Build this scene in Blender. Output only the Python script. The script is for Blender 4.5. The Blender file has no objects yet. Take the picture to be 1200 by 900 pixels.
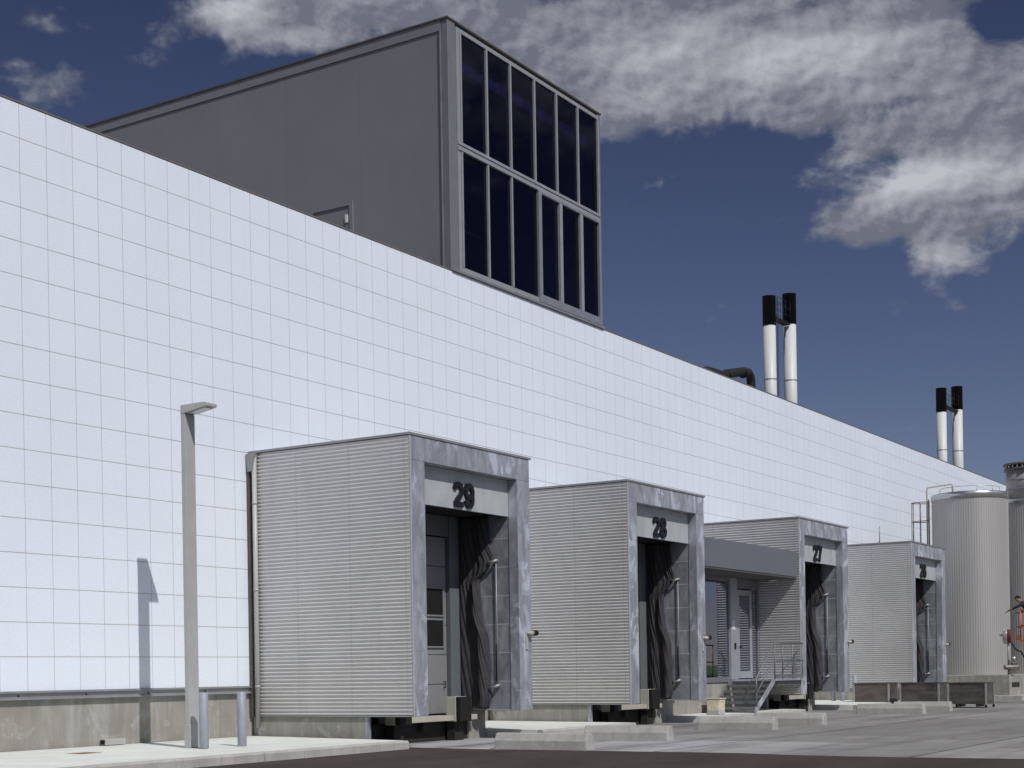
import bpy, bmesh, math, random
from mathutils import Vector, Matrix
random.seed(7)
rad = math.radians
sc = bpy.context.scene
COL = sc.collection

# ------------------------------------------------------------------ camera, world, sun, exposure
H = 1.41                                  # eye height above the yard
cam_d = bpy.data.cameras.new('camera')
cam = bpy.data.objects.new('camera', cam_d)
COL.objects.link(cam)
yaw, pit, rol = rad(57.6826), rad(0.0431), rad(-0.9239)
fwd = Vector((math.sin(yaw) * math.cos(pit), math.cos(yaw) * math.cos(pit), math.sin(pit)))
rgt = Vector((math.cos(yaw), -math.sin(yaw), 0))
upv = rgt.cross(fwd)
r2 = rgt * math.cos(rol) + upv * math.sin(rol)
u2 = -rgt * math.sin(rol) + upv * math.cos(rol)
m = Matrix((r2, u2, -fwd)).transposed().to_4x4()
m.translation = Vector((0, -21.1397, H))
cam.matrix_world = m
cam_d.sensor_fit = 'HORIZONTAL'
cam_d.sensor_width = 36
cam_d.lens = 1739.539 / 1200 * 36
cam_d.shift_x = (600 - 600.45) / 1200
cam_d.shift_y = (787.587 - 450) / 1200
cam_d.clip_end = 4000
sc.camera = cam

SUN_TO = Vector((-0.44, -1.0, 1.2)).normalized()      # towards the sun
sun_el = math.asin(SUN_TO.z)
sun_az = math.atan2(SUN_TO.x, SUN_TO.y)
sd = bpy.data.lights.new('sun', 'SUN')
sd.energy = 3.0
sd.angle = rad(0.5)
sd.color = (1.0, 0.965, 0.93)
so = bpy.data.objects.new('sun', sd)
so.rotation_euler = (-SUN_TO).to_track_quat('-Z', 'Y').to_euler()
COL.objects.link(so)

sc.view_settings.view_transform = 'Standard'
sc.view_settings.look = 'None'
sc.view_settings.exposure = 0
sc.view_settings.gamma = 1
sc.view_settings.use_curve_mapping = False

W = bpy.data.worlds.new('World')
sc.world = W
W.use_nodes = True


class NT:
    """small helper round a node tree"""
    def __init__(s, tree):
        s.t = tree
        s.n = tree.nodes
        s.l = tree.links

    def add(s, kind, **kw):
        n = s.n.new(kind)
        for k, v in kw.items():
            setattr(n, k, v)
        return n

    def link(s, a, b):
        s.l.new(a, b)

    def put(s, sock, v):
        if isinstance(v, bpy.types.NodeSocket):
            s.l.new(v, sock)
        elif v is not None:
            sock.default_value = v

    def math(s, op, a, b=None, c=None, clamp=False):
        n = s.add('ShaderNodeMath', operation=op, use_clamp=clamp)
        s.put(n.inputs[0], a)
        if b is not None: s.put(n.inputs[1], b)
        if c is not None: s.put(n.inputs[2], c)
        return n.outputs[0]

    def vmath(s, op, a, b=None):
        n = s.add('ShaderNodeVectorMath', operation=op)
        s.put(n.inputs[0], a)
        if b is not None: s.put(n.inputs[1], b)
        return n.outputs[0]

    def noise(s, vec, scale, detail=4, rough=.55, dist=0.0):
        n = s.add('ShaderNodeTexNoise')
        if vec is not None: s.link(vec, n.inputs['Vector'])
        n.inputs['Scale'].default_value = scale
        n.inputs['Detail'].default_value = detail
        n.inputs['Roughness'].default_value = rough
        n.inputs['Distortion'].default_value = dist
        return n.outputs['Fac']

    def mrange(s, v, a, b, c=0.0, d=1.0, smooth=False):
        n = s.add('ShaderNodeMapRange', clamp=True)
        if smooth: n.interpolation_type = 'SMOOTHSTEP'
        s.put(n.inputs['Value'], v)
        for k, q in zip(('From Min', 'From Max', 'To Min', 'To Max'), (a, b, c, d)):
            s.put(n.inputs[k], q)
        return n.outputs['Result']

    def mix(s, f, a, b, mode='MIX'):
        n = s.add('ShaderNodeMix', data_type='RGBA', blend_type=mode)
        s.put(n.inputs[0], f)
        s.put(n.inputs[6], a if not isinstance(a, tuple) else (*a[:3], 1))
        s.put(n.inputs[7], b if not isinstance(b, tuple) else (*b[:3], 1))
        return n.outputs[2]


def build_world():
    t = NT(W.node_tree)
    t.n.clear()
    out = t.add('ShaderNodeOutputWorld')
    sky = t.add('ShaderNodeTexSky', sky_type='NISHITA')
    sky.sun_disc = False
    sky.sun_elevation = sun_el
    sky.sun_rotation = sun_az
    sky.altitude = 1500
    sky.air_density = 1.0
    sky.dust_density = 0.1
    sky.ozone_density = 3.0
    bg = t.add('ShaderNodeBackground')
    bg.inputs['Strength'].default_value = 0.055
    # clouds, laid out over the dome by azimuth and elevation (degrees)
    tc = t.add('ShaderNodeTexCoord')
    d = t.vmath('NORMALIZE', tc.outputs['Generated'])
    sx = t.add('ShaderNodeSeparateXYZ')
    t.link(d, sx.inputs[0])
    X, Y, Z = sx.outputs
    az = t.math('DEGREES', t.math('ARCTAN2', X, Y))
    el = t.math('DEGREES', t.math('ARCSINE', Z))
    deep = t.mix(t.mrange(el, 6, 30), (.88, .745, .80), (.48, .405, .52))       # a clear, dark, high-contrast sky
    t.link(t.mix(1.0, sky.outputs[0], deep, 'MULTIPLY'), bg.inputs['Color'])
    cmb = t.add('ShaderNodeCombineXYZ')
    t.put(cmb.inputs[0], t.math('MULTIPLY', az, 0.1))
    t.put(cmb.inputs[1], t.math('MULTIPLY', el, 0.14))
    P = cmb.outputs[0]
    clouds = [(47.79, 23.54, 2.25, 1.03, 1.0), (51.51, 23.95, 3.6, 1.22, 0.75), (56.75, 23.59, 4.28, 1.64, 0.8), (60.69, 22.67, 3.6, 1.66, 0.85),
              (64.28, 22.1, 4.82, 2.21, 1.0), (68.78, 22.21, 4.67, 2.04, 1.0), (72.84, 21.82, 3.91, 1.89, 0.9), (75.54, 20.14, 2.64, 1.91, 0.8),
              (73.68, 17.08, 3.29, 1.43, 1.0), (73.95, 15.01, 1.51, 1.11, 0.9), (70.88, 16.24, 1.7, 0.74, 0.8), (76.69, 17.48, 2.04, 1.68, 0.9),
              (40.45, 20.97, 2.74, 1.23, 0.47), (76.6, 19.4, 1.8, 1.6, .7), (74.4, 19.2, 1.8, 1.0, .55), (71.2, 18.6, 1.6, .7, .35), (70.2, 20.4, 2.2, .9, .4), (57.5, 21.8, 3.5, 1.2, .35), (61.3, 20.09, 1.47, 0.52, 0.5), (40.79, 23.16, 1.83, 0.66, 0.3), (53.95, 23.17, 0.92, 0.39, -0.7),
              (69.13, 23.69, 0.95, 0.38, -0.5), (75.88, 22.14, 1.42, 0.69, -0.8), (72.82, 20.38, 1.83, 0.61, -0.45), (76.43, 19.81, 0.88, 0.55, -0.3),
              (52, 31, 9, 3, .9), (75, 30, 12, 3.5, 1.0), (28, 26, 7, 3, .7), (96, 19, 9, 4, .9), (120, 24, 12, 5, .9), (150, 20, 14, 5, .8),
              (-160, 26, 26, 10, 1.0), (-110, 30, 22, 10, .9), (-60, 20, 14, 4, .9), (160, 34, 24, 10, .9), (-150, 60, 60, 10, .8), (0, 24, 12, 4, .8), (60, 50, 30, 8, .6), (-120, 55, 40, 9, .6)]

    def field(lst):
        s = None
        for a0, e0, ra, re, w in lst:
            p = t.math('POWER', t.math('MULTIPLY_ADD', az, 1 / ra, -a0 / ra), 2)
            q = t.math('POWER', t.math('MULTIPLY_ADD', el, 1 / re, -e0 / re), 2)
            g = t.math('EXPONENT', t.math('MULTIPLY', t.math('ADD', p, q), -1.0))
            s = t.math('MULTIPLY', g, w) if s is None else t.math('MULTIPLY_ADD', g, w, s)
        return s
    cov = t.math('MINIMUM', field(clouds), 1.0)
    big = t.noise(P, 4.6, 9, .55, .10)
    off = t.noise(t.vmath('ADD', P, (-.022, .030, 0)), 4.6, 9, .55, .10)
    relief = t.math('SUBTRACT', big, off)
    body = t.math('MULTIPLY_ADD', t.math('SUBTRACT', big, .5), 1.9, cov)
    dens = t.mrange(body, .26, .80, 0, 1, True)
    bright = field([(47.6, 23.9, 1.6, .8, .8), (64.6, 22.2, 3.6, 1.5, .5), (70.5, 21.6, 3.5, 1.2, .35), (72.9, 17.5, 1.9, .75, .8), (75.8, 17.7, 2.0, .8, .6), (74.2, 14.9, 1.2, .6, .6), (70.2, 22.0, 4.0, .8, .25)])
    fine = t.noise(P, 3.0, 5, .5, .1)
    lum = t.math('ADD', t.math('MULTIPLY_ADD', relief, 2.0, t.math('MULTIPLY', t.math('SUBTRACT', fine, .42), .9)), bright, clamp=True)
    ccol = t.mix(lum, (.160, .173, .215), (.54, .555, .60))
    # unseen clouds on the sun's side, behind the camera, boosted to add fill light
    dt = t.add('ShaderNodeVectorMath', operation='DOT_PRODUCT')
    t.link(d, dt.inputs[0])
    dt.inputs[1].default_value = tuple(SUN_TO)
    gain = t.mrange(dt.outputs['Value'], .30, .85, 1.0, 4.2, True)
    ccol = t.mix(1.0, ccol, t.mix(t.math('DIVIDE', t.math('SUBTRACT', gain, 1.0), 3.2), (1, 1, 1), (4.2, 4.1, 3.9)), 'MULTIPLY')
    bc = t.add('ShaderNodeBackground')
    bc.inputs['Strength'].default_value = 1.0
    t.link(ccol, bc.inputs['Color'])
    mx = t.add('ShaderNodeMixShader')
    up = t.mrange(el, 2, 9)
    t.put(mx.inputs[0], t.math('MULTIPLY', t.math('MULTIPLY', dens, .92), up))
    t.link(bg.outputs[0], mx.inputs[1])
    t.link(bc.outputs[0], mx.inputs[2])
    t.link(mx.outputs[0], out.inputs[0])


build_world()

# ------------------------------------------------------------------ materials
MATS = {}


def mat(name, base, rough=.5, metal=0.0, spec=.5, var=.12, scale=3.0, stretch=(1, 1, 1), bump=0.0, bscale=40, fine=0.0, extra=None, coat=0):
    """Principled material with noise-driven tone variation in world space"""
    if name in MATS: return MATS[name]
    mt = bpy.data.materials.new(name)
    mt.use_nodes = True
    t = NT(mt.node_tree)
    t.n.clear()
    out = t.add('ShaderNodeOutputMaterial')
    b = t.add('ShaderNodeBsdfPrincipled')
    t.link(b.outputs[0], out.inputs[0])
    geo = t.add('ShaderNodeNewGeometry')
    mp = t.vmath('MULTIPLY', geo.outputs['Position'], stretch)
    n = t.noise(mp, scale, 5, .6)
    lo = tuple(c * (1 - var) for c in base)
    hi = tuple(c * (1 + var) for c in base)
    col = t.mix(t.mrange(n, .28, .72), lo, hi)
    if fine:
        f = t.noise(geo.outputs['Position'], 60, 3, .7)
        col = t.mix(1.0, col, t.mix(t.mrange(f, .3, .7), (1 - fine,) * 3, (1 + fine,) * 3), 'MULTIPLY')
    ctx = dict(t=t, b=b, geo=geo, col=col, pos=geo.outputs['Position'], noise=n)
    if extra:
        col = extra(ctx) or col
    t.link(col, b.inputs['Base Color'])
    if not b.inputs['Roughness'].is_linked:
        t.put(b.inputs['Roughness'], t.mrange(n, .2, .8, max(0, rough - .06), min(1, rough + .06)))
    b.inputs['Metallic'].default_value = metal
    b.inputs['Specular IOR Level'].default_value = spec
    if coat: b.inputs['Coat Weight'].default_value = coat
    if bump and not b.inputs['Normal'].is_linked:
        bn = t.add('ShaderNodeBump')
        bn.inputs['Strength'].default_value = bump
        bn.inputs['Distance'].default_value = .02
        t.link(t.noise(geo.outputs['Position'], bscale, 4, .6), bn.inputs['Height'])
        t.link(bn.outputs[0], b.inputs['Normal'])
    MATS[name] = mt
    return mt


def sep(t, v):
    s = t.add('ShaderNodeSeparateXYZ')
    t.link(v, s.inputs[0])
    return s.outputs


def line(t, v, pitch, off, w):
    """1 inside a joint of width w repeating every pitch, else 0"""
    f = t.math('FRACT', t.math('MULTIPLY_ADD', v, 1 / pitch, -off / pitch + .5))
    dd = t.math('ABSOLUTE', t.math('SUBTRACT', f, .5))
    return t.math('LESS_THAN', dd, w / pitch / 2)


def tiles_extra(c):
    t = c['t']
    X, Y, Z = sep(t, c['pos'])
    hj = line(t, Z, .6078, 1.227, .0135)
    vj = line(t, X, .5935, 17.49, .013)
    # tone of each tile
    ix = t.math('FLOOR', t.math('MULTIPLY_ADD', X, 1 / .5935, -17.49 / .5935))
    iz = t.math('FLOOR', t.math('MULTIPLY_ADD', Z, 1 / .6078, -1.227 / .6078))
    cb = t.add('ShaderNodeCombineXYZ')
    t.put(cb.inputs[0], ix)
    t.put(cb.inputs[1], iz)
    wn = t.add('ShaderNodeTexWhiteNoise', noise_dimensions='2D')
    t.link(cb.outputs[0], wn.inputs['Vector'])
    tone = t.mix(wn.outputs['Value'], (.99, .99, .99), (1.006, 1.006, 1.006))
    col = t.mix(1.0, c['col'], tone, 'MULTIPLY')
    sp = t.noise(c['pos'], 22, 4, .75)
    col = t.mix(1.0, col, t.mix(t.mrange(sp, .3, .7), (.925, .93, .935), (1.035, 1.035, 1.035)), 'MULTIPLY')
    # faint rain streaks below the coping
    st = t.noise(t.vmath('MULTIPLY', c['pos'], (3.2, 1, .12)), 1.0, 4, .6)
    stm = t.math('MULTIPLY', t.mrange(st, .55, .75), t.mrange(Z, 7.0, 11.5, .05, .22))
    col = t.mix(stm, col, (.70, .70, .70))
    col = t.mix(t.math('MULTIPLY', vj, .72), col, (.40, .36, .36))
    col = t.mix(t.math('MULTIPLY', hj, .72), col, (.24, .20, .18))
    bn = t.add('ShaderNodeBump')
    bn.inputs['Strength'].default_value = .35
    bn.inputs['Distance'].default_value = .01
    h = t.math('MULTIPLY_ADD', t.math('MAXIMUM', vj, hj), -1.0, t.math('MULTIPLY', sp, .25))
    t.link(h, bn.inputs['Height'])
    t.link(bn.outputs[0], c['b'].inputs['Normal'])
    return col


def zinc_extra(c):
    t = c['t']
    pos = c['pos']
    st = t.noise(t.vmath('MULTIPLY', pos, (5, 5, 1.1)), 1.0, 5, .62, .6)
    bl = t.noise(t.vmath('MULTIPLY', pos, (2.2, 2.2, 1.3)), 1.0, 3, .55, 1.2)
    lo_ = t.noise(t.vmath('MULTIPLY', pos, (.9, .9, .55)), 1.0, 2, .5, .6)
    col = t.mix(t.mrange(st, .36, .66), (.29, .31, .345), (.48, .505, .555))
    col = t.mix(t.math('MULTIPLY', t.mrange(bl, .50, .60, 0, .9), t.mrange(lo_, .38, .54)), col, (.72, .77, .87))
    wsp = t.noise(t.vmath('MULTIPLY', pos, (11, 11, 4)), 1.0, 4, .6, 1.5)
    col = t.mix(t.mrange(wsp, .60, .70, 0, .55), col, (.66, .70, .80))
    v = t.add('ShaderNodeTexVoronoi')
    v.inputs['Scale'].default_value = 30
    t.link(pos, v.inputs['Vector'])
    col = t.mix(t.math('MULTIPLY', v.outputs['Color'], .12), col, (.62, .64, .68))
    t.put(c['b'].inputs['Roughness'], t.mrange(bl, .3, .7, .58, .40))
    return col


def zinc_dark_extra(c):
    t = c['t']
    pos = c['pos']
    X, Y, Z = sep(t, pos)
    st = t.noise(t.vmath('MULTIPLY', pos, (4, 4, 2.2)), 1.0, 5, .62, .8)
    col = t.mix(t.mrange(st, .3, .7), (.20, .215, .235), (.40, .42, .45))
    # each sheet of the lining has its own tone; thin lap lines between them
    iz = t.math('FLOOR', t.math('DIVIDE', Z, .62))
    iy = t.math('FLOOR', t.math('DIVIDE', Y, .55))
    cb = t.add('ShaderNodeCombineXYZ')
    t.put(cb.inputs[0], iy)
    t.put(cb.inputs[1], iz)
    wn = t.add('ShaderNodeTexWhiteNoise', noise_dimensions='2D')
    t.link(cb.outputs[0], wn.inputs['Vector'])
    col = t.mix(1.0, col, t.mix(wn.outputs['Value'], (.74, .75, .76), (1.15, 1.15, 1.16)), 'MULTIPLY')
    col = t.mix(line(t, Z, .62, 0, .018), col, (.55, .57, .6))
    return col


def concrete_extra(dark=.0, streak=.5):
    def f(c):
        t = c['t']
        pos = c['pos']
        st = t.noise(t.vmath('MULTIPLY', pos, (3.0, 3.0, .35)), 1.0, 5, .65, .3)
        col = t.mix(t.mrange(st, .46, .70, 0, streak), c['col'], (.50, .50, .485))
        bl = t.noise(pos, 1.7, 4, .6, .5)
        col = t.mix(t.mrange(bl, .56, .66, 0, .6), col, (.48, .48, .46))
        st2 = t.noise(t.vmath('MULTIPLY', pos, (6.0, 6.0, .5)), 1.0, 5, .65, .3)
        col = t.mix(t.mrange(st2, .55, .78, 0, .55), col, (.17, .165, .145))
        pores = t.noise(pos, 45, 3, .7)
        return t.mix(t.mrange(pores, .62, .74, 0, .5), col, (.15, .15, .14))
    return f


def yard_extra(c):
    t = c['t']
    pos = c['pos']
    X, Y, Z = sep(t, pos)
    wob = t.math('MULTIPLY_ADD', t.noise(pos, .5, 3, .5), .3, Y)
    ix = t.math('FLOOR', t.math('DIVIDE', X, 5.0))
    iy = t.math('FLOOR', t.math('MULTIPLY_ADD', Y, 1 / 4.65, 0))
    cb = t.add('ShaderNodeCombineXYZ')
    t.put(cb.inputs[0], ix)
    t.put(cb.inputs[1], iy)
    wn = t.add('ShaderNodeTexWhiteNoise', noise_dimensions='2D')
    t.link(cb.outputs[0], wn.inputs['Vector'])
    col = t.mix(1.0, c['col'], t.mix(wn.outputs['Value'], (.78, .78, .78), (1.12, 1.12, 1.12)), 'MULTIPLY')
    first = t.math('MULTIPLY', t.math('LESS_THAN', X, 27.2), t.mrange(Y, -12.5, -9.8))              # the newest, palest slab, beside the asphalt
    col = t.mix(t.math('MULTIPLY', first, .55), col, (.52, .52, .54))
    # tyre grime running along the yard and into the bays
    g1 = t.noise(t.vmath('MULTIPLY', pos, (.10, 1.3, 1)), 1.0, 5, .65, .4)
    col = t.mix(t.mrange(g1, .45, .68, 0, .75), col, (.15, .145, .14))
    g2 = t.noise(t.vmath('MULTIPLY', pos, (1.0, .12, 1)), 1.0, 5, .65, .4)
    col = t.mix(t.mrange(g2, .52, .74, 0, .45), col, (.15, .145, .14))
    st = t.noise(pos, .9, 4, .6)
    col = t.mix(t.mrange(st, .62, .71, 0, .6), col, (.09, .085, .08))
    j = t.math('MAXIMUM', line(t, Y, 4.65, 0, .06), line(t, X, 5.0, 0, .04))
    return t.mix(t.math('MULTIPLY', j, .92), col, (.06, .058, .055))


def asphalt_extra(c):
    t = c['t']
    pos = c['pos']
    sp = t.noise(pos, 70, 3, .8)
    col = t.mix(t.mrange(sp, .55, .72, 0, .5), c['col'], (.15, .135, .13))
    sp2 = t.noise(pos, 5, 5, .7)
    col = t.mix(t.mrange(sp2, .72, .78, 0, .5), col, (.13, .12, .115))
    w = t.noise(t.vmath('MULTIPLY', pos, (.06, .8, 1)), 1.0, 4, .6, .3)
    return t.mix(t.mrange(w, .45, .7, 0, .4), col, (.045, .037, .036))


def steel_extra(c):
    t = c['t']
    st = t.noise(t.vmath('MULTIPLY', c['pos'], (1.2, 1.2, 5)), 1.0, 5, .65, .5)
    return t.mix(t.mrange(st, .42, .66, 0, .85), c['col'], (.20, .185, .17))


def gray_rib_extra(c):
    t = c['t']
    X, Y, Z = sep(t, c['pos'])
    w = t.math('SINE', t.math('MULTIPLY', Y, 2 * math.pi / .25))
    bn = t.add('ShaderNodeBump')
    bn.inputs['Strength'].default_value = .06
    bn.inputs['Distance'].default_value = .004
    t.link(w, bn.inputs['Height'])
    t.link(bn.outputs[0], c['b'].inputs['Normal'])
    j = line(t, Y, 2.5, .35, .02)
    return t.mix(t.math('MULTIPLY', j, .16), c['col'], (.05, .05, .055))


M_TILE = mat('white_tile', (.785, .848, .925), .38, 0, .4, .02, .35, extra=tiles_extra)
M_ZINC = mat('galvanised_steel', (.45, .47, .5), .5, .45, .5, extra=zinc_extra)
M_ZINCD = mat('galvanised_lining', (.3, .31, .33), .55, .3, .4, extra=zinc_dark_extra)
def corr_extra(c):
    t = c['t']
    X, Y, Z = sep(t, c['pos'])
    col = t.mix(t.math('MULTIPLY', line(t, Y, 1.37, .1, .016), .30), c['col'], (.2, .2, .2))
    st = t.noise(t.vmath('MULTIPLY', c['pos'], (2.5, 2.5, .25)), 1.0, 4, .6)
    return t.mix(t.mrange(st, .55, .75, 0, .15), col, (.36, .34, .32))


M_CORR = mat('corrugated_aluminium', (.63, .62, .605), .36, .40, .5, .05, .8, extra=corr_extra)
M_CAP = mat('flashing', (.30, .30, .31), .5, .4, .5)
M_DARKCAP = mat('dark_coping', (.10, .085, .075), .6, .1)
M_CONC = mat('concrete_wall', (.285, .278, .245), .9, 0, .2, .16, 1.4, bump=.3, bscale=14, extra=concrete_extra())
M_CONCL = mat('concrete_kerb', (.40, .395, .37), .9, 0, .2, .16, 2.2, bump=.4, bscale=18, fine=.12, extra=concrete_extra(streak=.3))
M_PAVE = mat('concrete_paving', (.64, .655, .615), .92, 0, .2, .10, 1.3, bump=.2, bscale=30, fine=.08)
M_YARD = mat('concrete_yard', (.285, .28, .272), .92, 0, .2, .14, .8, bump=.2, bscale=25, fine=.10, extra=yard_extra)
M_ASPH = mat('asphalt', (.072, .060, .058), 1.0, 0, .05, .2, .6, bump=.5, bscale=70, extra=asphalt_extra)
M_TOWER = mat('dark_grey_cladding', (.242, .241, .268), .5, .2, .4, .05, .5, extra=gray_rib_extra)
M_TRIM = mat('grey_trim', (.22, .22, .24), .45, .3, .5, .05)
M_ALU = mat('aluminium_frame', (.40, .42, .44), .4, .4, .5, .05)
M_POST = mat('grey_paint', (.43, .43, .425), .5, .1, .4, .06, 2)
M_SLAB = mat('canopy_paint', (.155, .165, .19), .5, .1, .4, .05, .7)
M_DOOR = mat('door_panel', (.24, .245, .25), .5, .1, .4, .06)
M_JAMB = mat('jamb_paint', (.15, .17, .18), .5, .1, .4, .08, 2)
M_BOLL = mat('dull_zinc', (.33, .36, .41), .6, .15, .4, .12, 4)
M_RAIL = mat('weathered_steel', (.19, .20, .205), .55, .3, .4, .2, 4)
M_BLACK = mat('black_rubber', (.012, .012, .012), .75, 0, .3, .2)
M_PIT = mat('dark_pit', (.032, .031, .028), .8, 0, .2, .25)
M_DIGIT = mat('black_letter', (.008, .009, .011), .5, 0, .4, .1)
M_BEIGE = mat('cream_paint', (.42, .405, .35), .6, 0, .4, .1)
M_CURT = mat('curtain_vinyl', (.052, .049, .053), .8, 0, .25, .2, 4)
M_RED = mat('red_plastic', (.13, .018, .012), .4, 0, .5, .1)
M_STEEL = mat('skip_steel', (.11, .10, .092), .5, .55, .5, .25, 2.0, extra=steel_extra)
M_STEELB = mat('bright_steel', (.52, .51, .49), .35, .6, .5, .1)
M_TANK = mat('tank_cladding', (.47, .46, .445), .5, .4, .5, .05, .6, (1, 1, .1))
M_TANKCAP = mat('tank_band', (.50, .50, .50), .28, .85, .5, .05)
M_STACKW = mat('chimney_white', (.62, .64, .62), .45, 0, .4, .05, 1, (1, 1, .2))
M_STACKB = mat('chimney_black', (.010, .010, .011), .6, 0, .3, .1)
M_PIPE = mat('dark_pipe', (.024, .022, .021), .6, .2, .4, .2)
M_BIN = mat('cream_plastic', (.56, .52, .38), .55, 0, .4, .2, 6)
M_RUST = mat('rusty_iron', (.24, .12, .06), .85, .1, .3, .35, 5)
M_ORANGE = mat('orange_paint', (.55, .09, .03), .45, 0, .5, .12)
M_ROOF = mat('roof_gravel', (.25, .25, .24), .95, 0, .1, .2, 3)
M_GRASS = mat('grass_field', (.13, .24, .11), .95, 0, .1, .25, .3)
M_LAMP = mat('lamp_glass', (.55, .55, .53), .2, 0, .5, .05)
M_SKIN = mat('skin', (.32, .17, .11), .6, 0, .3, .05)
M_SHIRT = mat('dark_cloth', (.035, .035, .045), .85, 0, .2, .2)
M_TROUS = mat('orange_cloth', (.42, .07, .03), .85, 0, .2, .15)
M_HAIR = mat('dark_hair', (.015, .011, .009), .7, 0, .3, .2)
M_WHITEC = mat('white_cloth', (.7, .7, .7), .85, 0, .2, .05)
M_BLUE = mat('reflected_blue', (.16, .28, .9), .5, 0, .4, .1)  # blue of reflected sky put into the colour, for streaks in the tower panes
M_INT = mat('room_lining', (.035, .035, .04), .9, 0, .2, .1)


def glass(name, dark, gloss, tint=(1, 1, 1), rough=.02):
    if name in MATS: return MATS[name]
    mt = bpy.data.materials.new(name)
    mt.use_nodes = True
    t = NT(mt.node_tree)
    t.n.clear()
    out = t.add('ShaderNodeOutputMaterial')
    tr = t.add('ShaderNodeBsdfTransparent')
    tr.inputs[0].default_value = (*dark, 1)
    gl = t.add('ShaderNodeBsdfGlossy')
    gl.inputs['Color'].default_value = (*tint, 1)
    gl.inputs['Roughness'].default_value = rough
    geo = t.add('ShaderNodeNewGeometry')
    bn = t.add('ShaderNodeBump')
    bn.inputs['Strength'].default_value = .03
    bn.inputs['Distance'].default_value = .02
    t.link(t.noise(geo.outputs['Position'], 1.5, 2, .5), bn.inputs['Height'])
    t.link(bn.outputs[0], gl.inputs['Normal'])
    lw = t.add('ShaderNodeFresnel')
    lw.inputs['IOR'].default_value = 1.5
    mx = t.add('ShaderNodeMixShader')
    t.put(mx.inputs[0], t.math('MULTIPLY', lw.outputs[0], gloss, clamp=True))
    t.link(tr.outputs[0], mx.inputs[1])
    t.link(gl.outputs[0], mx.inputs[2])
    t.link(mx.outputs[0], out.inputs[0])
    MATS[name] = mt
    return mt


M_GLT = glass('smoked_glass', (.40, .40, .46), .26, (.9, .9, 1.0))
M_GLE = glass('entrance_glass', (.12, .12, .14), 3.6, (.82, .84, 1.0), .0)
M_GLD = glass('door_glass', (.12, .12, .14), .6)


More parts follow.
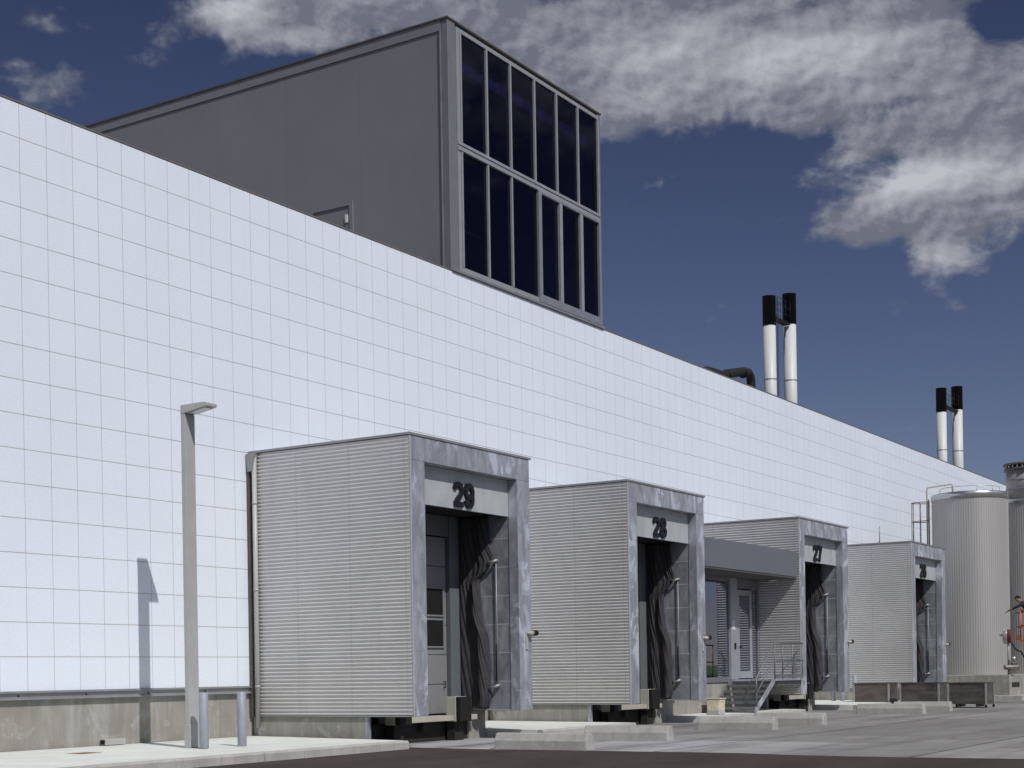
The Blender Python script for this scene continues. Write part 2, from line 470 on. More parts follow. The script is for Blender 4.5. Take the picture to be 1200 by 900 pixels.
# ------------------------------------------------------------------ mesh helpers
class MB:
    def __init__(s):
        s.v = []
        s.f = []
        s.sm = []

    def face(s, ids, smooth=False):
        s.f.append(tuple(ids))
        s.sm.append(smooth)

    def box(s, x0, y0, z0, x1, y1, z1):
        x0, x1 = sorted((x0, x1)); y0, y1 = sorted((y0, y1)); z0, z1 = sorted((z0, z1))
        k = len(s.v)
        s.v += [(x0, y0, z0), (x1, y0, z0), (x1, y1, z0), (x0, y1, z0), (x0, y0, z1), (x1, y0, z1), (x1, y1, z1), (x0, y1, z1)]
        for q in ((0, 3, 2, 1), (4, 5, 6, 7), (0, 1, 5, 4), (1, 2, 6, 5), (2, 3, 7, 6), (3, 0, 4, 7)):
            s.face([k + i for i in q])
        return s

    def quad(s, a, b, c, d):
        k = len(s.v)
        s.v += [tuple(a), tuple(b), tuple(c), tuple(d)]
        s.face((k, k + 1, k + 2, k + 3))
        return s

    def prism(s, poly, axis, a, b):
        """extrude a 2D polygon along an axis: x -> (y,z), y -> (x,z), z -> (x,y)"""
        def p3(p, t):
            return {'x': (t, p[0], p[1]), 'y': (p[0], t, p[1]), 'z': (p[0], p[1], t)}[axis]
        k = len(s.v); n = len(poly)
        s.v += [p3(p, a) for p in poly] + [p3(p, b) for p in poly]
        s.face([k + i for i in range(n)][::-1])
        s.face([k + n + i for i in range(n)])
        for i in range(n):
            j = (i + 1) % n
            s.face((k + i, k + j, k + n + j, k + n + i))
        return s

    def tube(s, pts, r, n=10, caps=True):
        pts = [Vector(p) for p in pts]
        rs = r if isinstance(r, (list, tuple)) else [r] * len(pts)
        k = len(s.v)
        up = None
        for i, p in enumerate(pts):
            if i == 0: d = pts[1] - pts[0]
            elif i == len(pts) - 1: d = pts[-1] - pts[-2]
            else: d = (pts[i + 1] - p).normalized() + (p - pts[i - 1]).normalized()
            d.normalize()
            if up is None:
                up = Vector((0, 0, 1)) if abs(d.z) < .9 else Vector((1, 0, 0))
            a = d.cross(up)
            if a.length < 1e-4: a = d.orthogonal()
            a.normalize()
            b = a.cross(d).normalized()
            up = b
            for q in range(n):
                t = 2 * math.pi * q / n
                s.v.append(tuple(p + (a * math.cos(t) + b * math.sin(t)) * rs[i]))
        for i in range(len(pts) - 1):
            for q in range(n):
                w = (q + 1) % n
                s.face((k + i * n + q, k + i * n + w, k + (i + 1) * n + w, k + (i + 1) * n + q), True)
        if caps:
            s.face([k + q for q in range(n)][::-1])
            s.face([k + (len(pts) - 1) * n + q for q in range(n)])
        return s

    def lathe(s, prof, c=(0, 0), n=32, a0=0, smooth=True):
        """prof: list of (r, z) turned about a vertical axis at c"""
        k = len(s.v)
        for r_, z_ in prof:
            for q in range(n):
                t = 2 * math.pi * q / n + a0
                s.v.append((c[0] + r_ * math.cos(t), c[1] + r_ * math.sin(t), z_))
        for i in range(len(prof) - 1):
            for q in range(n):
                w = (q + 1) % n
                s.face((k + i * n + q, k + i * n + w, k + (i + 1) * n + w, k + (i + 1) * n + q), smooth)
        s.face([k + q for q in range(n)][::-1])
        s.face([k + (len(prof) - 1) * n + q for q in range(n)])
        return s

    def build(s, name, m, parent=None, bevel=0, seg=2, loc=None):
        me = bpy.data.meshes.new(name)
        me.from_pydata(s.v, [], s.f)
        me.polygons.foreach_set('use_smooth', s.sm)
        bm = bmesh.new()
        bm.from_mesh(me)
        bmesh.ops.recalc_face_normals(bm, faces=bm.faces)
        bm.to_mesh(me)
        bm.free()
        for q in (m if isinstance(m, list) else [m]):
            me.materials.append(q)
        o = bpy.data.objects.new(name, me)
        COL.objects.link(o)
        if parent is not None: o.parent = parent
        if loc is not None: o.location = loc
        if bevel:
            b = o.modifiers.new('bevel', 'BEVEL')
            b.width = bevel
            b.segments = seg
            b.limit_method = 'ANGLE'
        return o


def tag(o, label, cat, group=None):
    o['label'] = label
    o['category'] = cat
    if group: o['group'] = group
    return o


def thing(name, label, cat, loc=(0, 0, 0), group=None, rz=0):
    o = bpy.data.objects.new(name, None)
    o.empty_display_size = .3
    COL.objects.link(o)
    o.location = loc
    o.rotation_euler.z = rz
    return tag(o, label, cat, group)


def struct(o):
    o['kind'] = 'structure'
    return o


def copy_tree(o, parent=None):
    c = o.copy()
    COL.objects.link(c)
    c.parent = parent
    for ch in list(o.children):
        copy_tree(ch, c)
    return c


# ------------------------------------------------------------------ ground
YARD_X = 23.32          # asphalt to the left, concrete yard to the right
b = MB()
b.quad((-3000, -3000, -.02), (3000, -3000, -.02), (3000, 3000, -.02), (-3000, 3000, -.02))
struct(b.build('ground', mat('far_ground', (.13, .12, .09), .95, 0, .1, .2, .05)))
b = MB()
nx = 60
edge = [(YARD_X + .10 * math.sin(i * .7) + .06 * math.sin(i * 1.9) + (.7 if y < -9.5 else 0) * (-min(1, (-9.5 - y) / 3) if y > -14 else -1 + min(1.6, (-14 - y) / 3)) * .6, y) for i, y in enumerate([-.0 - 1.0 * k for k in range(nx)])]
k0 = len(b.v)
for x, y in edge:
    b.v.append((-60, y, -.004)); b.v.append((x, y, -.004))
for i in range(nx - 1):
    b.face((2 * i, 2 * i + 1, 2 * i + 3, 2 * i + 2))
struct(b.build('asphalt_road', M_ASPH))
b = MB()
for x, y in edge:
    b.v.append((x, y, -.006)); b.v.append((150, y, -.006))
for i in range(nx - 1):
    b.face((2 * i, 2 * i + 1, 2 * i + 3, 2 * i + 2))
struct(b.build('concrete_yard', M_YARD))
b = MB()
b.quad((-60, -140, -.010), (150, -140, -.010), (150, -58, -.010), (-60, -58, -.010))
struct(b.build('far_asphalt', M_ASPH))


def pavement(x0, x1, y1=-4.32, tip=0.0, label=None):
    """raised concrete island with a kerb face along its front; z .19 at the wall, .155 at the kerb"""
    b = MB()
    yk = y1 + .14
    zt, zk = .19, .155
    poly = [(0, -.3), (0, zt), (yk, zk + .004), (yk, -.3)]
    b.prism(poly, 'x', x0, x1)
    for i, v in enumerate(b.v):
        if tip and v[0] > (x0 + x1) / 2 and v[1] < -1: b.v[i] = (v[0] + tip, v[1], v[2])
    p = b.build('pavement', M_PAVE)
    struct(p)
    b = MB()
    n = max(1, int((x1 - x0 + tip) / 1.0))
    for i in range(n):
        a = x0 + (x1 + tip - x0) * i / n
        c = x0 + (x1 + tip - x0) * (i + 1) / n
        b.prism([(yk - .002, -.3), (yk - .002, zk + .002), (y1 + .03, zk), (y1 - .0, zk - .03), (y1 - .015, -.3)], 'x', a + .003, c - .003)
    struct(b.build('kerb', M_CONCL))


pavement(-20, 23.24, tip=-.38)
pavement(27.80, 32.20)
pavement(36.80, 43.45)
pavement(48.10, 54.75)
pavement(59.40, 61.2)
# a rusty drain cover in the left pavement
b = MB()
b.box(17.05, -1.83, .165, 17.5, -1.45, .182)
tag(b.build('drain_cover', M_RUST, bevel=.004), 'rusty drain cover let into the pale pavement left of the lamp post', 'drain cover')

# grass field far off to the right, seen only in the entrance glass
b = MB()
b.prism([(-46, -.02), (-44, 1.0), (-41.5, 1.75), (-38.5, 1.8), (-36, 1.0), (-34, -.02)], 'x', 70, 260)
struct(b.build('grass_bank', M_GRASS))

# ------------------------------------------------------------------ main building
WT = 11.57
bld = thing('factory_building', 'long white factory building clad in square white tiles above a concrete base', 'building')
XA, XB = -20, 175
b = MB(); b.box(XA, 0, 1.228, XB, .30, WT)
b.build('tile_cladding', M_TILE, bld)
b = MB(); b.box(XA, -.014, WT + .002, XB, .34, WT + .028)
b.build('coping', mat('wall_coping', (.17, .155, .145), .6, .1), bld)
b = MB()
b.box(XA, .03, -.3, XB, .30, 1.09)
b.build('base_wall', M_CONC, bld)
b = MB()
b.prism([(-.07, 1.225), (-.07, 1.20), (-.015, 1.195), (-.015, 1.105), (-.07, 1.10), (-.07, 1.08), (.28, 1.08), (.28, 1.225)], 'x', XA, XB)
rail = b.build('base_rail', mat('rail_zinc', (.33, .34, .35), .5, .4, .5, .1), bld)
for i in range(6):
    b = MB(); x = 14.2 + i * 1.53
    b.tube([(x, -.016, 1.15), (x, -.03, 1.15)], .016, 8)
    b.build('bolt', M_PIPE, rail)
b = MB(); b.box(XA, .302, 10.6, XB, 48, 10.9)
b.build('roof', M_ROOF, bld)
b = MB(); b.box(XA, .305, 0, XA + .3, 48, 10.6); b.box(XB - .3, .305, 0, XB, 48, 10.6); b.box(XA, 48.002, 0, XB, 48.3, 11.5)
b.build('rear_wall', M_CONC, bld)

# ------------------------------------------------------------------ glazed tower on the roof
tw = thing('glazed_tower', 'dark grey rooftop tower block with a two storey black glass front', 'rooftop block', (30.864, 0, 11.62))
TX, TD, TT = 7.90, 17.0, 6.36       # width, depth, top above base
zb = -.0


def corr_strip(n, x, y0, y1, z0, pitch, amp, sgn):
    pass


b = MB()
b.box(0, .245, -.7, .12, TD, TT - .32)
b.build('side_wall', M_TOWER, tw)
b = MB()
b.box(TX - .12, .42, -.7, TX, TD, TT - .05); b.box(.12, TD - .12, -.7, TX - .12, TD, TT - .05)
b.build('rear_wall', M_TOWER, tw)
b = MB()
b.box(-.03, .21, TT - .31, .14, TD, TT - .045)
b.build('parapet_fascia', mat('fascia', (.242, .241, .268), .5, .2, .4, .05), tw)
b = MB()
b.box(-.06, -.03, TT - .04, TX + .04, TD + .04, TT + .0)
b.build('coping', M_DARKCAP, tw)
b = MB()
b.box(-.02, .0, -.05, .32, .20, TT - .042)
b.build('corner_post', M_TRIM, tw, .01)
b = MB()
b.box(-.045, .205, -.7, .13, .24, TT - .32)
b.build('corner_trim', M_CAP, tw)
b = MB(); b.box(TX - .16, .0, .02, TX, .40, TT - .042)
b.build('corner_post', M_TRIM, tw, .01)
# front glazing: upper row of six, lower rows of three and three
z_l0, z_l1, z_u0, z_u1 = .14, 3.10, 3.31, TT - .24
mull = [.50, 1.714, 2.876, 4.116, 5.306, 6.516, 7.706]
fr = MB()
fr.box(.325, -.03, z_u1, TX - .165, .10, z_u1 + .10)
fr.box(.325, -.035, z_l1 + .075, TX - .165, .12, z_u0 - .075)
fr.box(.325, -.06, z_u0 - .072, TX - .165, .10, z_u0)
fr.box(.325, -.06, z_l1, TX - .165, .10, z_l1 + .072)
fr.box(.325, -.03, z_l0 + .001, .452, .08, z_l1 - .001)
fr.box(.325, -.03, z_u0 + .001, .452, .08, z_u1 - .001)
fr.box(.325, -.03, z_l0 - .12, 4.2, .10, z_l0)
frame = fr.build('window_frame', M_ALU, tw)
b = MB(); b.box(.0, -.06, -.04, TX, .2, .015)
b.build('sill_flashing', M_CAP, tw)
for i, x in enumerate(mull):
    w = .034
    mb = MB(); mb.box(x - w, -.045, z_u0 + .002, x + w, .09, z_u1 - .002)
    mb.build('mullion', M_ALU, tw)
for x in mull[:3]:
    mb = MB(); mb.box(x - .034, -.045, z_l0 + .002, x + .034, .09, z_l1 - .002)
    mb.build('mullion', M_ALU, tw)
# the right-hand lower group is a heavier frame of its own
fx0, fx1 = 4.205, TX - .165
mb = MB()
mb.box(fx0, -.07, z_l0 - .12, fx0 + .16, .11, z_l1 - .002)
mb.box(fx1 - .10, -.07, z_l0 - .12, fx1, .11, z_l1 - .002)
mb.box(fx0 + .161, -.07, z_l0 - .12, fx1 - .101, .11, z_l0 + .10)
mb.box(fx0 + .161, -.07, z_l1 - .07, fx1 - .101, .11, z_l1 - .002)
mb.build('heavy_frame', mat('heavy_alu', (.30, .32, .36), .4, .4, .5, .05), tw, .008)
for x in (5.42, 6.60):
    mb = MB(); mb.box(x - .075, -.068, z_l0 + .102, x + .075, .10, z_l1 - .072)
    mb.build('mullion', M_ALU, tw)
for i in range(6):
    mb = MB(); mb.box(mull[i] + .035, .010, z_u0 + .002, mull[i + 1] - .035, .022, z_u1 - .002)
    mb.build('pane', M_GLT, tw)
for a, c, z0, z1 in ((mull[0] + .035, mull[1] - .035, z_l0 + .002, z_l1 - .002), (mull[1] + .035, mull[2] - .035, z_l0 + .002, z_l1 - .002), (mull[2] + .035, fx0 - .002, z_l0 + .002, z_l1 - .002),
                     (fx0 + .162, 5.42 - .076, z_l0 + .102, z_l1 - .072), (5.42 + .076, 6.60 - .076, z_l0 + .102, z_l1 - .072), (6.60 + .076, fx1 - .102, z_l0 + .102, z_l1 - .072)):
    mb = MB(); mb.box(a, .010, z0, c, .022, z1)
    mb.build('pane', M_GLT, tw)
# room behind the glass
mb = MB()
mb.box(.13, .45, z_l1 + .05, TX - .13, 6, z_u0 - .05); mb.box(.13, 6, -.3, TX - .13, 6.1, TT - .3); mb.box(.13, .45, -.5, TX - .13, 6, -.3)
mb.build('floor_slab', M_INT, tw)
mb = MB(); mb.box(.0, .10, TT - .22, TX, TD, TT - .042)
mb.build('roof_slab', M_INT, tw)
mb = MB(); mb.box(.33, .35, TT - .95, TX - .2, .42, TT - .66)
mb.build('ceiling_beam', M_BLUE, tw)  # its blue stands in for the reflected streak across the upper panes
mb = MB(); mb.tube([(.5, .5, 1.35), (2.1, .5, 1.35)], .03, 8)
mb.build('inner_rail', mat('teal_paint', (.05, .3, .3), .5), tw)
mb = MB(); mb.tube([(5.0, .5, .2), (5.0, .5, 2.9)], .04, 8)
mb.build('inner_column', M_BLUE, tw)
# access door low on the side wall
dr = MB(); dr.box(-.012, 3.22, -.7, .0, 4.42, 2.17)
door = dr.build('access_door', mat('roof_door', (.22, .225, .24), .5, .1, .4, .04), tw)
mb = MB(); mb.box(-.045, 3.10, -.7, -.002, 3.21, 2.29); mb.box(-.045, 4.43, -.7, -.002, 4.54, 2.29); mb.box(-.045, 3.211, 2.18, -.002, 4.429, 2.29)
mb.build('door_frame', M_TOWER, door)
mb = MB(); mb.box(-.05, 3.27, 1.74, -.013, 3.35, 1.95)
mb.build('handle_plate', M_WHITEC, door)


# ------------------------------------------------------------------ loading docks
BW, BD, ZB, ZT = 4.408, 4.157, .604, 6.104


def corrugation(y0, y1, z0, z1, x, out, pitch=.0775, amp=.0195, n=8, seams=0):
    """horizontal sinus sheet in the plane x, ribs bulging to the side given by out"""
    b = MB()
    rows = int((z1 - z0) / pitch * n)
    dz = (z1 - z0) / rows
    for i in range(rows + 1):
        z = z0 + dz * i
        d = amp * math.sin(2 * math.pi * (z - z0) / pitch)
        b.v.append((x + out * (amp + d), y0, z)); b.v.append((x + out * (amp + d), y1, z))
    for i in range(rows):
        b.face((2 * i, 2 * i + 1, 2 * i + 3, 2 * i + 2), True)
    return b


def ribbon(b, pts, w, y0, y1, closed=False):
    """flat stroke of width w along pts (x,z), extruded from y0 to y1"""
    n = len(pts)
    P = [Vector(p) for p in pts]
    L, R = [], []
    for i in range(n):
        if closed:
            a, c = P[(i - 1) % n], P[(i + 1) % n]
        else:
            a, c = P[max(0, i - 1)], P[min(n - 1, i + 1)]
        d1 = (P[i] - a); d2 = (c - P[i])
        if d1.length < 1e-9: d1 = d2
        if d2.length < 1e-9: d2 = d1
        d1.normalize(); d2.normalize()
        n1 = Vector((-d1.y, d1.x)); n2 = Vector((-d2.y, d2.x))
        nn = (n1 + n2)
        nn.normalize()
        k = w / 2 / max(.45, nn.dot(n1))
        L.append(P[i] + nn * k); R.append(P[i] - nn * k)
    k = len(b.v)
    for l, r_ in zip(L, R):
        b.v += [(l.x, y0, l.y), (r_.x, y0, r_.y), (l.x, y1, l.y), (r_.x, y1, r_.y)]
    m_ = n if closed else n - 1
    for i in range(m_):
        a = k + 4 * i; c = k + 4 * ((i + 1) % n)
        b.face((a, c, c + 1, a + 1)); b.face((a + 2, a + 3, c + 3, c + 2))
        b.face((a, a + 2, c + 2, c)); b.face((a + 1, c + 1, c + 3, a + 3))
    if not closed:
        b.face((k, k + 1, k + 3, k + 2)); e = k + 4 * (n - 1)
        b.face((e, e + 2, e + 3, e + 1))


def arc(cx, cz, rx, rz, a0, a1, n=14):
    return [(cx + rx * math.cos(rad(a0 + (a1 - a0) * i / n)), cz + rz * math.sin(rad(a0 + (a1 - a0) * i / n))) for i in range(n + 1)]


def digit(ch, x0, z0):
    """bold condensed numeral, .36 wide and .52 high"""
    b = MB()
    w = .105
    y0, y1 = -BD + .185, -BD + .236
    o = lambda pts: [(x0 + px, z0 + pz) for px, pz in pts]
    if ch == '2':
        ribbon(b, o(arc(.18, .345, .125, .122, 175, 0) + [(.30, .30), (.25, .235), (.13, .13), (.085, .06), (.085, .052)]), w, y0, y1)
        ribbon(b, o([(.03, .053), (.345, .053)]), w, y0 - .003, y1)
    elif ch == '7':
        ribbon(b, o([(.02, .467), (.345, .467)]), w, y0 - .003, y1)
        ribbon(b, o([(.285, .46), (.285, .415), (.20, .23), (.155, .09), (.145, .0)]), w, y0, y1)
    elif ch == '8':
        ribbon(b, o(arc(.18, .385, .108, .085, 0, 360, 20)[:-1]), w, y0, y1, True)
        ribbon(b, o(arc(.18, .158, .125, .105, 0, 360, 20)[:-1]), w, y0 - .003, y1, True)
    elif ch == '9':
        ribbon(b, o(arc(.18, .345, .122, .122, 0, 360, 20)[:-1]), w, y0 - .003, y1, True)
        ribbon(b, o([(.302, .36), (.302, .18)] + arc(.18, .175, .122, .122, 0, -170)), w, y0, y1)
    elif ch == '6':
        ribbon(b, o(arc(.18, .175, .122, .122, 0, 360, 20)[:-1]), w, y0 - .003, y1, True)
        ribbon(b, o([(.058, .16), (.058, .34)] + arc(.18, .345, .122, .122, 180, 10)), w, y0, y1)
    return b


def make_curtain(seed):
    rnd = random.Random(seed)
    b = MB()
    nu, nv = 110, 64
    ph = [rnd.uniform(0, 6.28) for _ in range(8)]
    for j in range(nv + 1):
        v = j / nv
        z = 4.85 + (.66 - 4.85) * v
        yl = -2.64
        # front edge: pulled out to the hook near z 3.85, drawn in below, loose lower down
        zz = [(4.85, -3.42), (4.2, -3.46), (3.92, -3.54), (3.78, -3.46), (3.45, -3.20), (2.8, -3.22), (2.1, -3.40), (1.4, -3.42), (.9, -3.44), (.66, -3.38)]
        for (za, ya), (zc, yc) in zip(zz, zz[1:]):
            if zc <= z <= za:
                t = (za - z) / (za - zc)
                t = t * t * (3 - 2 * t)
                yr = ya + (yc - ya) * t
                break
        for i in range(nu + 1):
            u = i / nu
            y = yl + (yr - yl) * u
            q = u - .55 * v + .05 * math.sin(3 * v + ph[0]) + .02 * math.sin(11 * v + 4 * u + ph[5])
            am = .55 + .45 * math.sin(5 * u + 3 * v + ph[6])
            fold = am * .012 * math.sin(2 * math.pi * 15 * q + ph[1]) + .009 * math.sin(2 * math.pi * 6 * (u - .9 * v) + ph[2]) + .022 * math.sin(2 * math.pi * 1.6 * (u + .1 * v) + ph[3])
            belly = -.075 - .05 * math.sin(math.pi * u)
            if u > .66: belly -= .10 * math.sin((u - .66) / .34 * math.pi) * min(1, max(0, (v - .2) * 5))
            zs = z - .16 * math.sin(math.pi * u) * math.exp(-((v - .25) / .12) ** 2) + .015 * math.sin(9 * u + ph[4]) * v
            b.v.append((3.90 + belly + fold, y, zs))
    for j in range(nv):
        for i in range(nu):
            a = j * (nu + 1) + i
            b.face((a, a + 1, a + nu + 2, a + nu + 1), True)
    return b


def notched(zn, zt):
    """side profile of a frame post with a shallow weld groove at height zn"""
    y = -BD
    return [(y, ZB), (y, zn - .006), (y + .008, zn), (y, zn + .006), (y, zt), (y + .237, zt), (y + .237, ZB)]


def make_dock(num, label, seed):
    d = thing('loading_dock', label, 'loading dock', (0, 0, 0), 'numbered loading docks')
    # ribbed side sheets
    side = corrugation(-BD + .02, -.03, ZB + .02, ZT - .05, .018, -1)
    side.build('side_cladding', M_CORR, d)
    b = MB(); b.box(-.010, -BD - .003, ZB - .002, .024, -BD + .019, ZT - .038)
    b.build('corner_trim', M_POST, d)
    b = MB(); b.box(.02, -BD + .24, ZB, .10, -.005, ZT - .045)
    b.build('side_panel', M_DARKCAP, d)
    corrugation(-BD + .02, -.03, ZB + .02, ZT - .05, BW - .018, 1).build('side_cladding', M_CORR, d)
    b = MB(); b.box(BW - .10, -BD + .24, ZB, BW - .02, -.005, ZT - .045)
    b.build('side_panel', M_DARKCAP, d)
    b = MB(); b.box(-.012, -BD + .022, ZB - .012, .02, -.02, ZB + .018)
    b.build('bottom_trim', M_CAP, d)
    b = MB(); b.box(-.014, -.028, ZB - .01, .018, .0, ZT - .05)
    b.build('edge_trim', M_CORR, d)
    b = MB(); b.box(-.035, -BD - .02, ZT - .035, BW + .035, -.002, ZT + .012)
    b.build('roof_cap', M_CAP, d)
    b = MB(); b.box(.02, -BD + .25, ZT - .2, BW - .02, -.01, ZT - .04)
    b.build('roof_deck', M_INT, d)
    # front frame
    zi = 5.565
    xl, xr = .475, 3.89
    b = MB(); b.prism(notched(1.86 + ZB * 0, zi + .02), 'x', .026, xl)
    b.build('frame_post', M_ZINC, d, .006)
    b = MB(); b.prism(notched(3.62, zi + .02), 'x', xr, BW - .026)
    b.build('frame_post', M_ZINC, d, .006)
    b = MB(); b.box(.026, -BD, zi + .024, BW - .026, -BD + .237, ZT - .037)
    b.build('frame_header', M_ZINC, d, .006)
    b = MB(); b.box(xl + .002, -BD + .237, 4.80, xr - .002, -BD + .29, zi + .02)
    npan = b.build('number_panel', mat('number_board', (.44, .465, .48), .5, .1, .4, .14, 3.0, (1, 1, .5)), d, .004)
    for k, ch in enumerate(num):
        digit(ch, xl + 1.285 + k * .395, 4.845).build('numeral', M_DIGIT, npan)
    # inner chamber
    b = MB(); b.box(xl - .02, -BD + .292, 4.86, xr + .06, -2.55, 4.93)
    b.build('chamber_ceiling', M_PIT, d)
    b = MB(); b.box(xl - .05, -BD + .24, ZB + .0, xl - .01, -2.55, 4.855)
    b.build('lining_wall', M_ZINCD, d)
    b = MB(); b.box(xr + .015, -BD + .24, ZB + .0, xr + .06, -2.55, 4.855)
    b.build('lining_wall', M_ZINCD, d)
    # sectional door and its surround
    db = MB()
    for k in range(6):
        db.box(.92, -2.58, .56 + k * .64, 3.40, -2.52, .56 + (k + 1) * .64 - .012)
    dd = db.build('dock_door', M_DOOR, d, .008)
    for z0 in (2.02, 2.70):
        for k in range(2):
            wb = MB(); wb.box(1.10 + k * 1.14, -2.600, z0, 2.10 + k * 1.14, -2.581, z0 + .56)
            wn = wb.build('door_window', M_BLACK, dd)
            wf = MB()
            x0, x1 = 1.06 + k * 1.14, 2.14 + k * 1.14
            wf.box(x0, -2.615, z0 - .035, x1, -2.582, z0 - .002); wf.box(x0, -2.615, z0 + .562, x1, -2.582, z0 + .595)
            wf.box(x0, -2.615, z0 - .001, x0 + .035, -2.582, z0 + .561); wf.box(x1 - .035, -2.615, z0 - .001, x1, -2.582, z0 + .561)
            wf.build('window_frame', M_DOOR, wn)
    b = MB(); b.tube([(3.25, -2.60, 1.12), (3.25, -2.64, 1.12), (3.25, -2.64, 1.25), (3.25, -2.60, 1.25)], .014, 6)
    b.build('door_handle', M_BLACK, dd)
    b = MB(); b.box(3.45, -2.66, .62, 3.903, -2.50, 4.858)
    b.build('door_jamb', M_JAMB, d, .006)
    b = MB(); b.box(.44, -2.66, .62, .87, -2.50, 4.858)
    b.build('door_jamb', M_JAMB, d, .006)
    b = MB(); b.box(.871, -2.63, 4.42, 3.449, -2.50, 4.858)
    b.build('door_lintel', M_JAMB, d, .006)
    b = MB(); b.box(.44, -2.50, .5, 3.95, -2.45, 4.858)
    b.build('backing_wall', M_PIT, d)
    # fabric curtain tied up to the right wall, with its guide pole
    cu = make_curtain(seed).build('shelter_curtain', M_CURT, d)
    so_ = cu.modifiers.new('solid', 'SOLIDIFY'); so_.thickness = .012
    b = MB()
    b.tube([(3.86, -3.60, 3.86), (3.86, -3.60, 1.16)], .014, 10)
    po = b.build('guide_pole', mat('pole_grey', (.30, .30, .29), .5, .3), d)
    for z in (3.86, 1.14):
        b = MB()
        b.tube([(3.925, -3.60, z), (3.84, -3.60, z), (3.80, -3.56, z - .02), (3.77, -3.45, z - .03)], [.05, .045, .03, .026], 10)
        b.build('pole_bracket', M_CAP, po)
    b = MB(); b.tube([(3.885, -3.57, 2.05), (3.885, -3.565, 1.22)], .018, 8)
    b.build('drain_hose', M_BLACK, po)
    # dock base
    b = MB(); b.box(.03, -2.93, -.3, .22, -.002, ZB - .014)
    b.build('base_wall', M_CONC, d)
    b = MB(); b.box(3.72, -2.93, -.3, 4.36, -.002, ZB - .014)
    b.build('base_wall', M_CONC, d)
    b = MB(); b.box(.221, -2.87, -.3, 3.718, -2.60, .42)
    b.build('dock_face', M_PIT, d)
    b = MB(); b.box(.028, -3.02, -.3, .10, -2.931, ZB - .016)
    b.build('corner_guard', M_ZINC, d)
    b = MB(); b.box(.8, -3.16, .42, 3.70, -2.66, .53)
    b.build('sill_beam', M_BEIGE, d, .008)
    for xa, xb in ((1.0, 1.5), (1.9, 2.1)):
        b = MB(); b.box(xa, -2.99, .22, xb, -2.88, .40)
        b.build('leveller_arm', M_INT, d)
    for x in (.62, 2.78):
        bb = MB(); bb.box(x, -3.22, .40, x + .42, -2.97, .93)
        bu = bb.build('bumper', M_BEIGE, d, .01)
        bb = MB(); bb.box(x + .006, -3.34, .40, x + .43, -3.222, .925)
        bb.build('rubber_pad', M_BLACK, bu, .015)
        bb = MB(); bb.box(x + .07, -3.14, -.25, x + .40, -2.94, .398)
        bb.build('bumper_leg', M_PIT, bu)
    # downpipe at the wall corner
    b = MB()
    b.tube([(-.062, -.20, ZT - .12), (-.062, -.20, .36)], .05, 12)
    dp = b.build('downpipe', M_POST, d)
    b = MB(); b.prism([(-.26, ZT - .05), (-.02, ZT - .05), (-.06, ZT - .42), (-.20, ZT - .42)], 'x', -.12, -.016)
    b.build('rain_hopper', M_CAP, dp)
    for z in (1.2, 3.2, 5.0):
        b = MB()
        b.tube([(-.062, -.20, z), (-.062, -.20, z + .04)], .058, 12)
        b.build('pipe_clip', M_POST, dp)
    b = MB(); b.box(-.09, -.075, ZB, -.016, -.002, ZT - .05)
    b.build('rear_trim', M_DARKCAP, d)
    # signal lamp on the right post
    b = MB(); b.box(4.13, -BD - .03, 1.92, 4.21, -BD - .001, 2.32)
    sl = b.build('signal_bracket', M_POST, d, .005)
    b = MB(); b.tube([(4.17, -BD - .001, 2.27), (4.17, -BD - .055, 2.27), (4.19, -BD - .085, 2.27), (4.28, -BD - .09, 2.27)], [.03, .03, .055, .055], 14)
    b.build('lamp_housing', M_BEIGE, sl)
    b = MB(); b.tube([(4.281, -BD - .09, 2.27), (4.37, -BD - .09, 2.275), (4.40, -BD - .09, 2.275)], [.056, .056, .035], 14)
    b.build('lamp_lens', M_RED, sl)
    b = MB(); b.tube([(4.31, -BD - .09, 2.275), (4.44, -BD - .09, 2.285)], .064, 14, False)
    b.build('lamp_hood', M_BLACK, sl)
    return d


docks = []
spec = [('29', 23.267, 'nearest ribbed metal loading dock, with black number 29 on its header', 11),
        ('28', 32.250, 'ribbed metal loading dock with black number 28 on its header', 23),
        ('27', 43.527, 'ribbed metal loading dock with number 27, beside the metal stairs', 37),
        ('26', 54.821, 'farthest loading dock, with number 26, behind the metal trolleys', 51)]
first = None
for num, x, lab, seed in spec:
    if first is None:
        dk = first = make_dock(num, lab, seed)
    else:
        dk = copy_tree(first)
        dk['label'] = lab
        for ch in dk.children:
            if ch.name.startswith('number_panel'):
                nums = list(ch.children)
                for k, c in enumerate(num):
                    old = nums[k]
                    bb = digit(c, .475 + 1.285 + k * .395, 4.845)
                    bb.build('numeral', M_DIGIT, ch)
                    bpy.data.objects.remove(old)
            if ch.name.startswith('shelter_curtain'):
                tmp = make_curtain(seed)
                me = bpy.data.meshes.new('shelter_curtain')
                me.from_pydata(tmp.v, [], tmp.f)
                me.polygons.foreach_set('use_smooth', tmp.sm)
                me.materials.append(M_CURT)
                ch.data = me
    dk.location.x = x
    docks.append(dk)

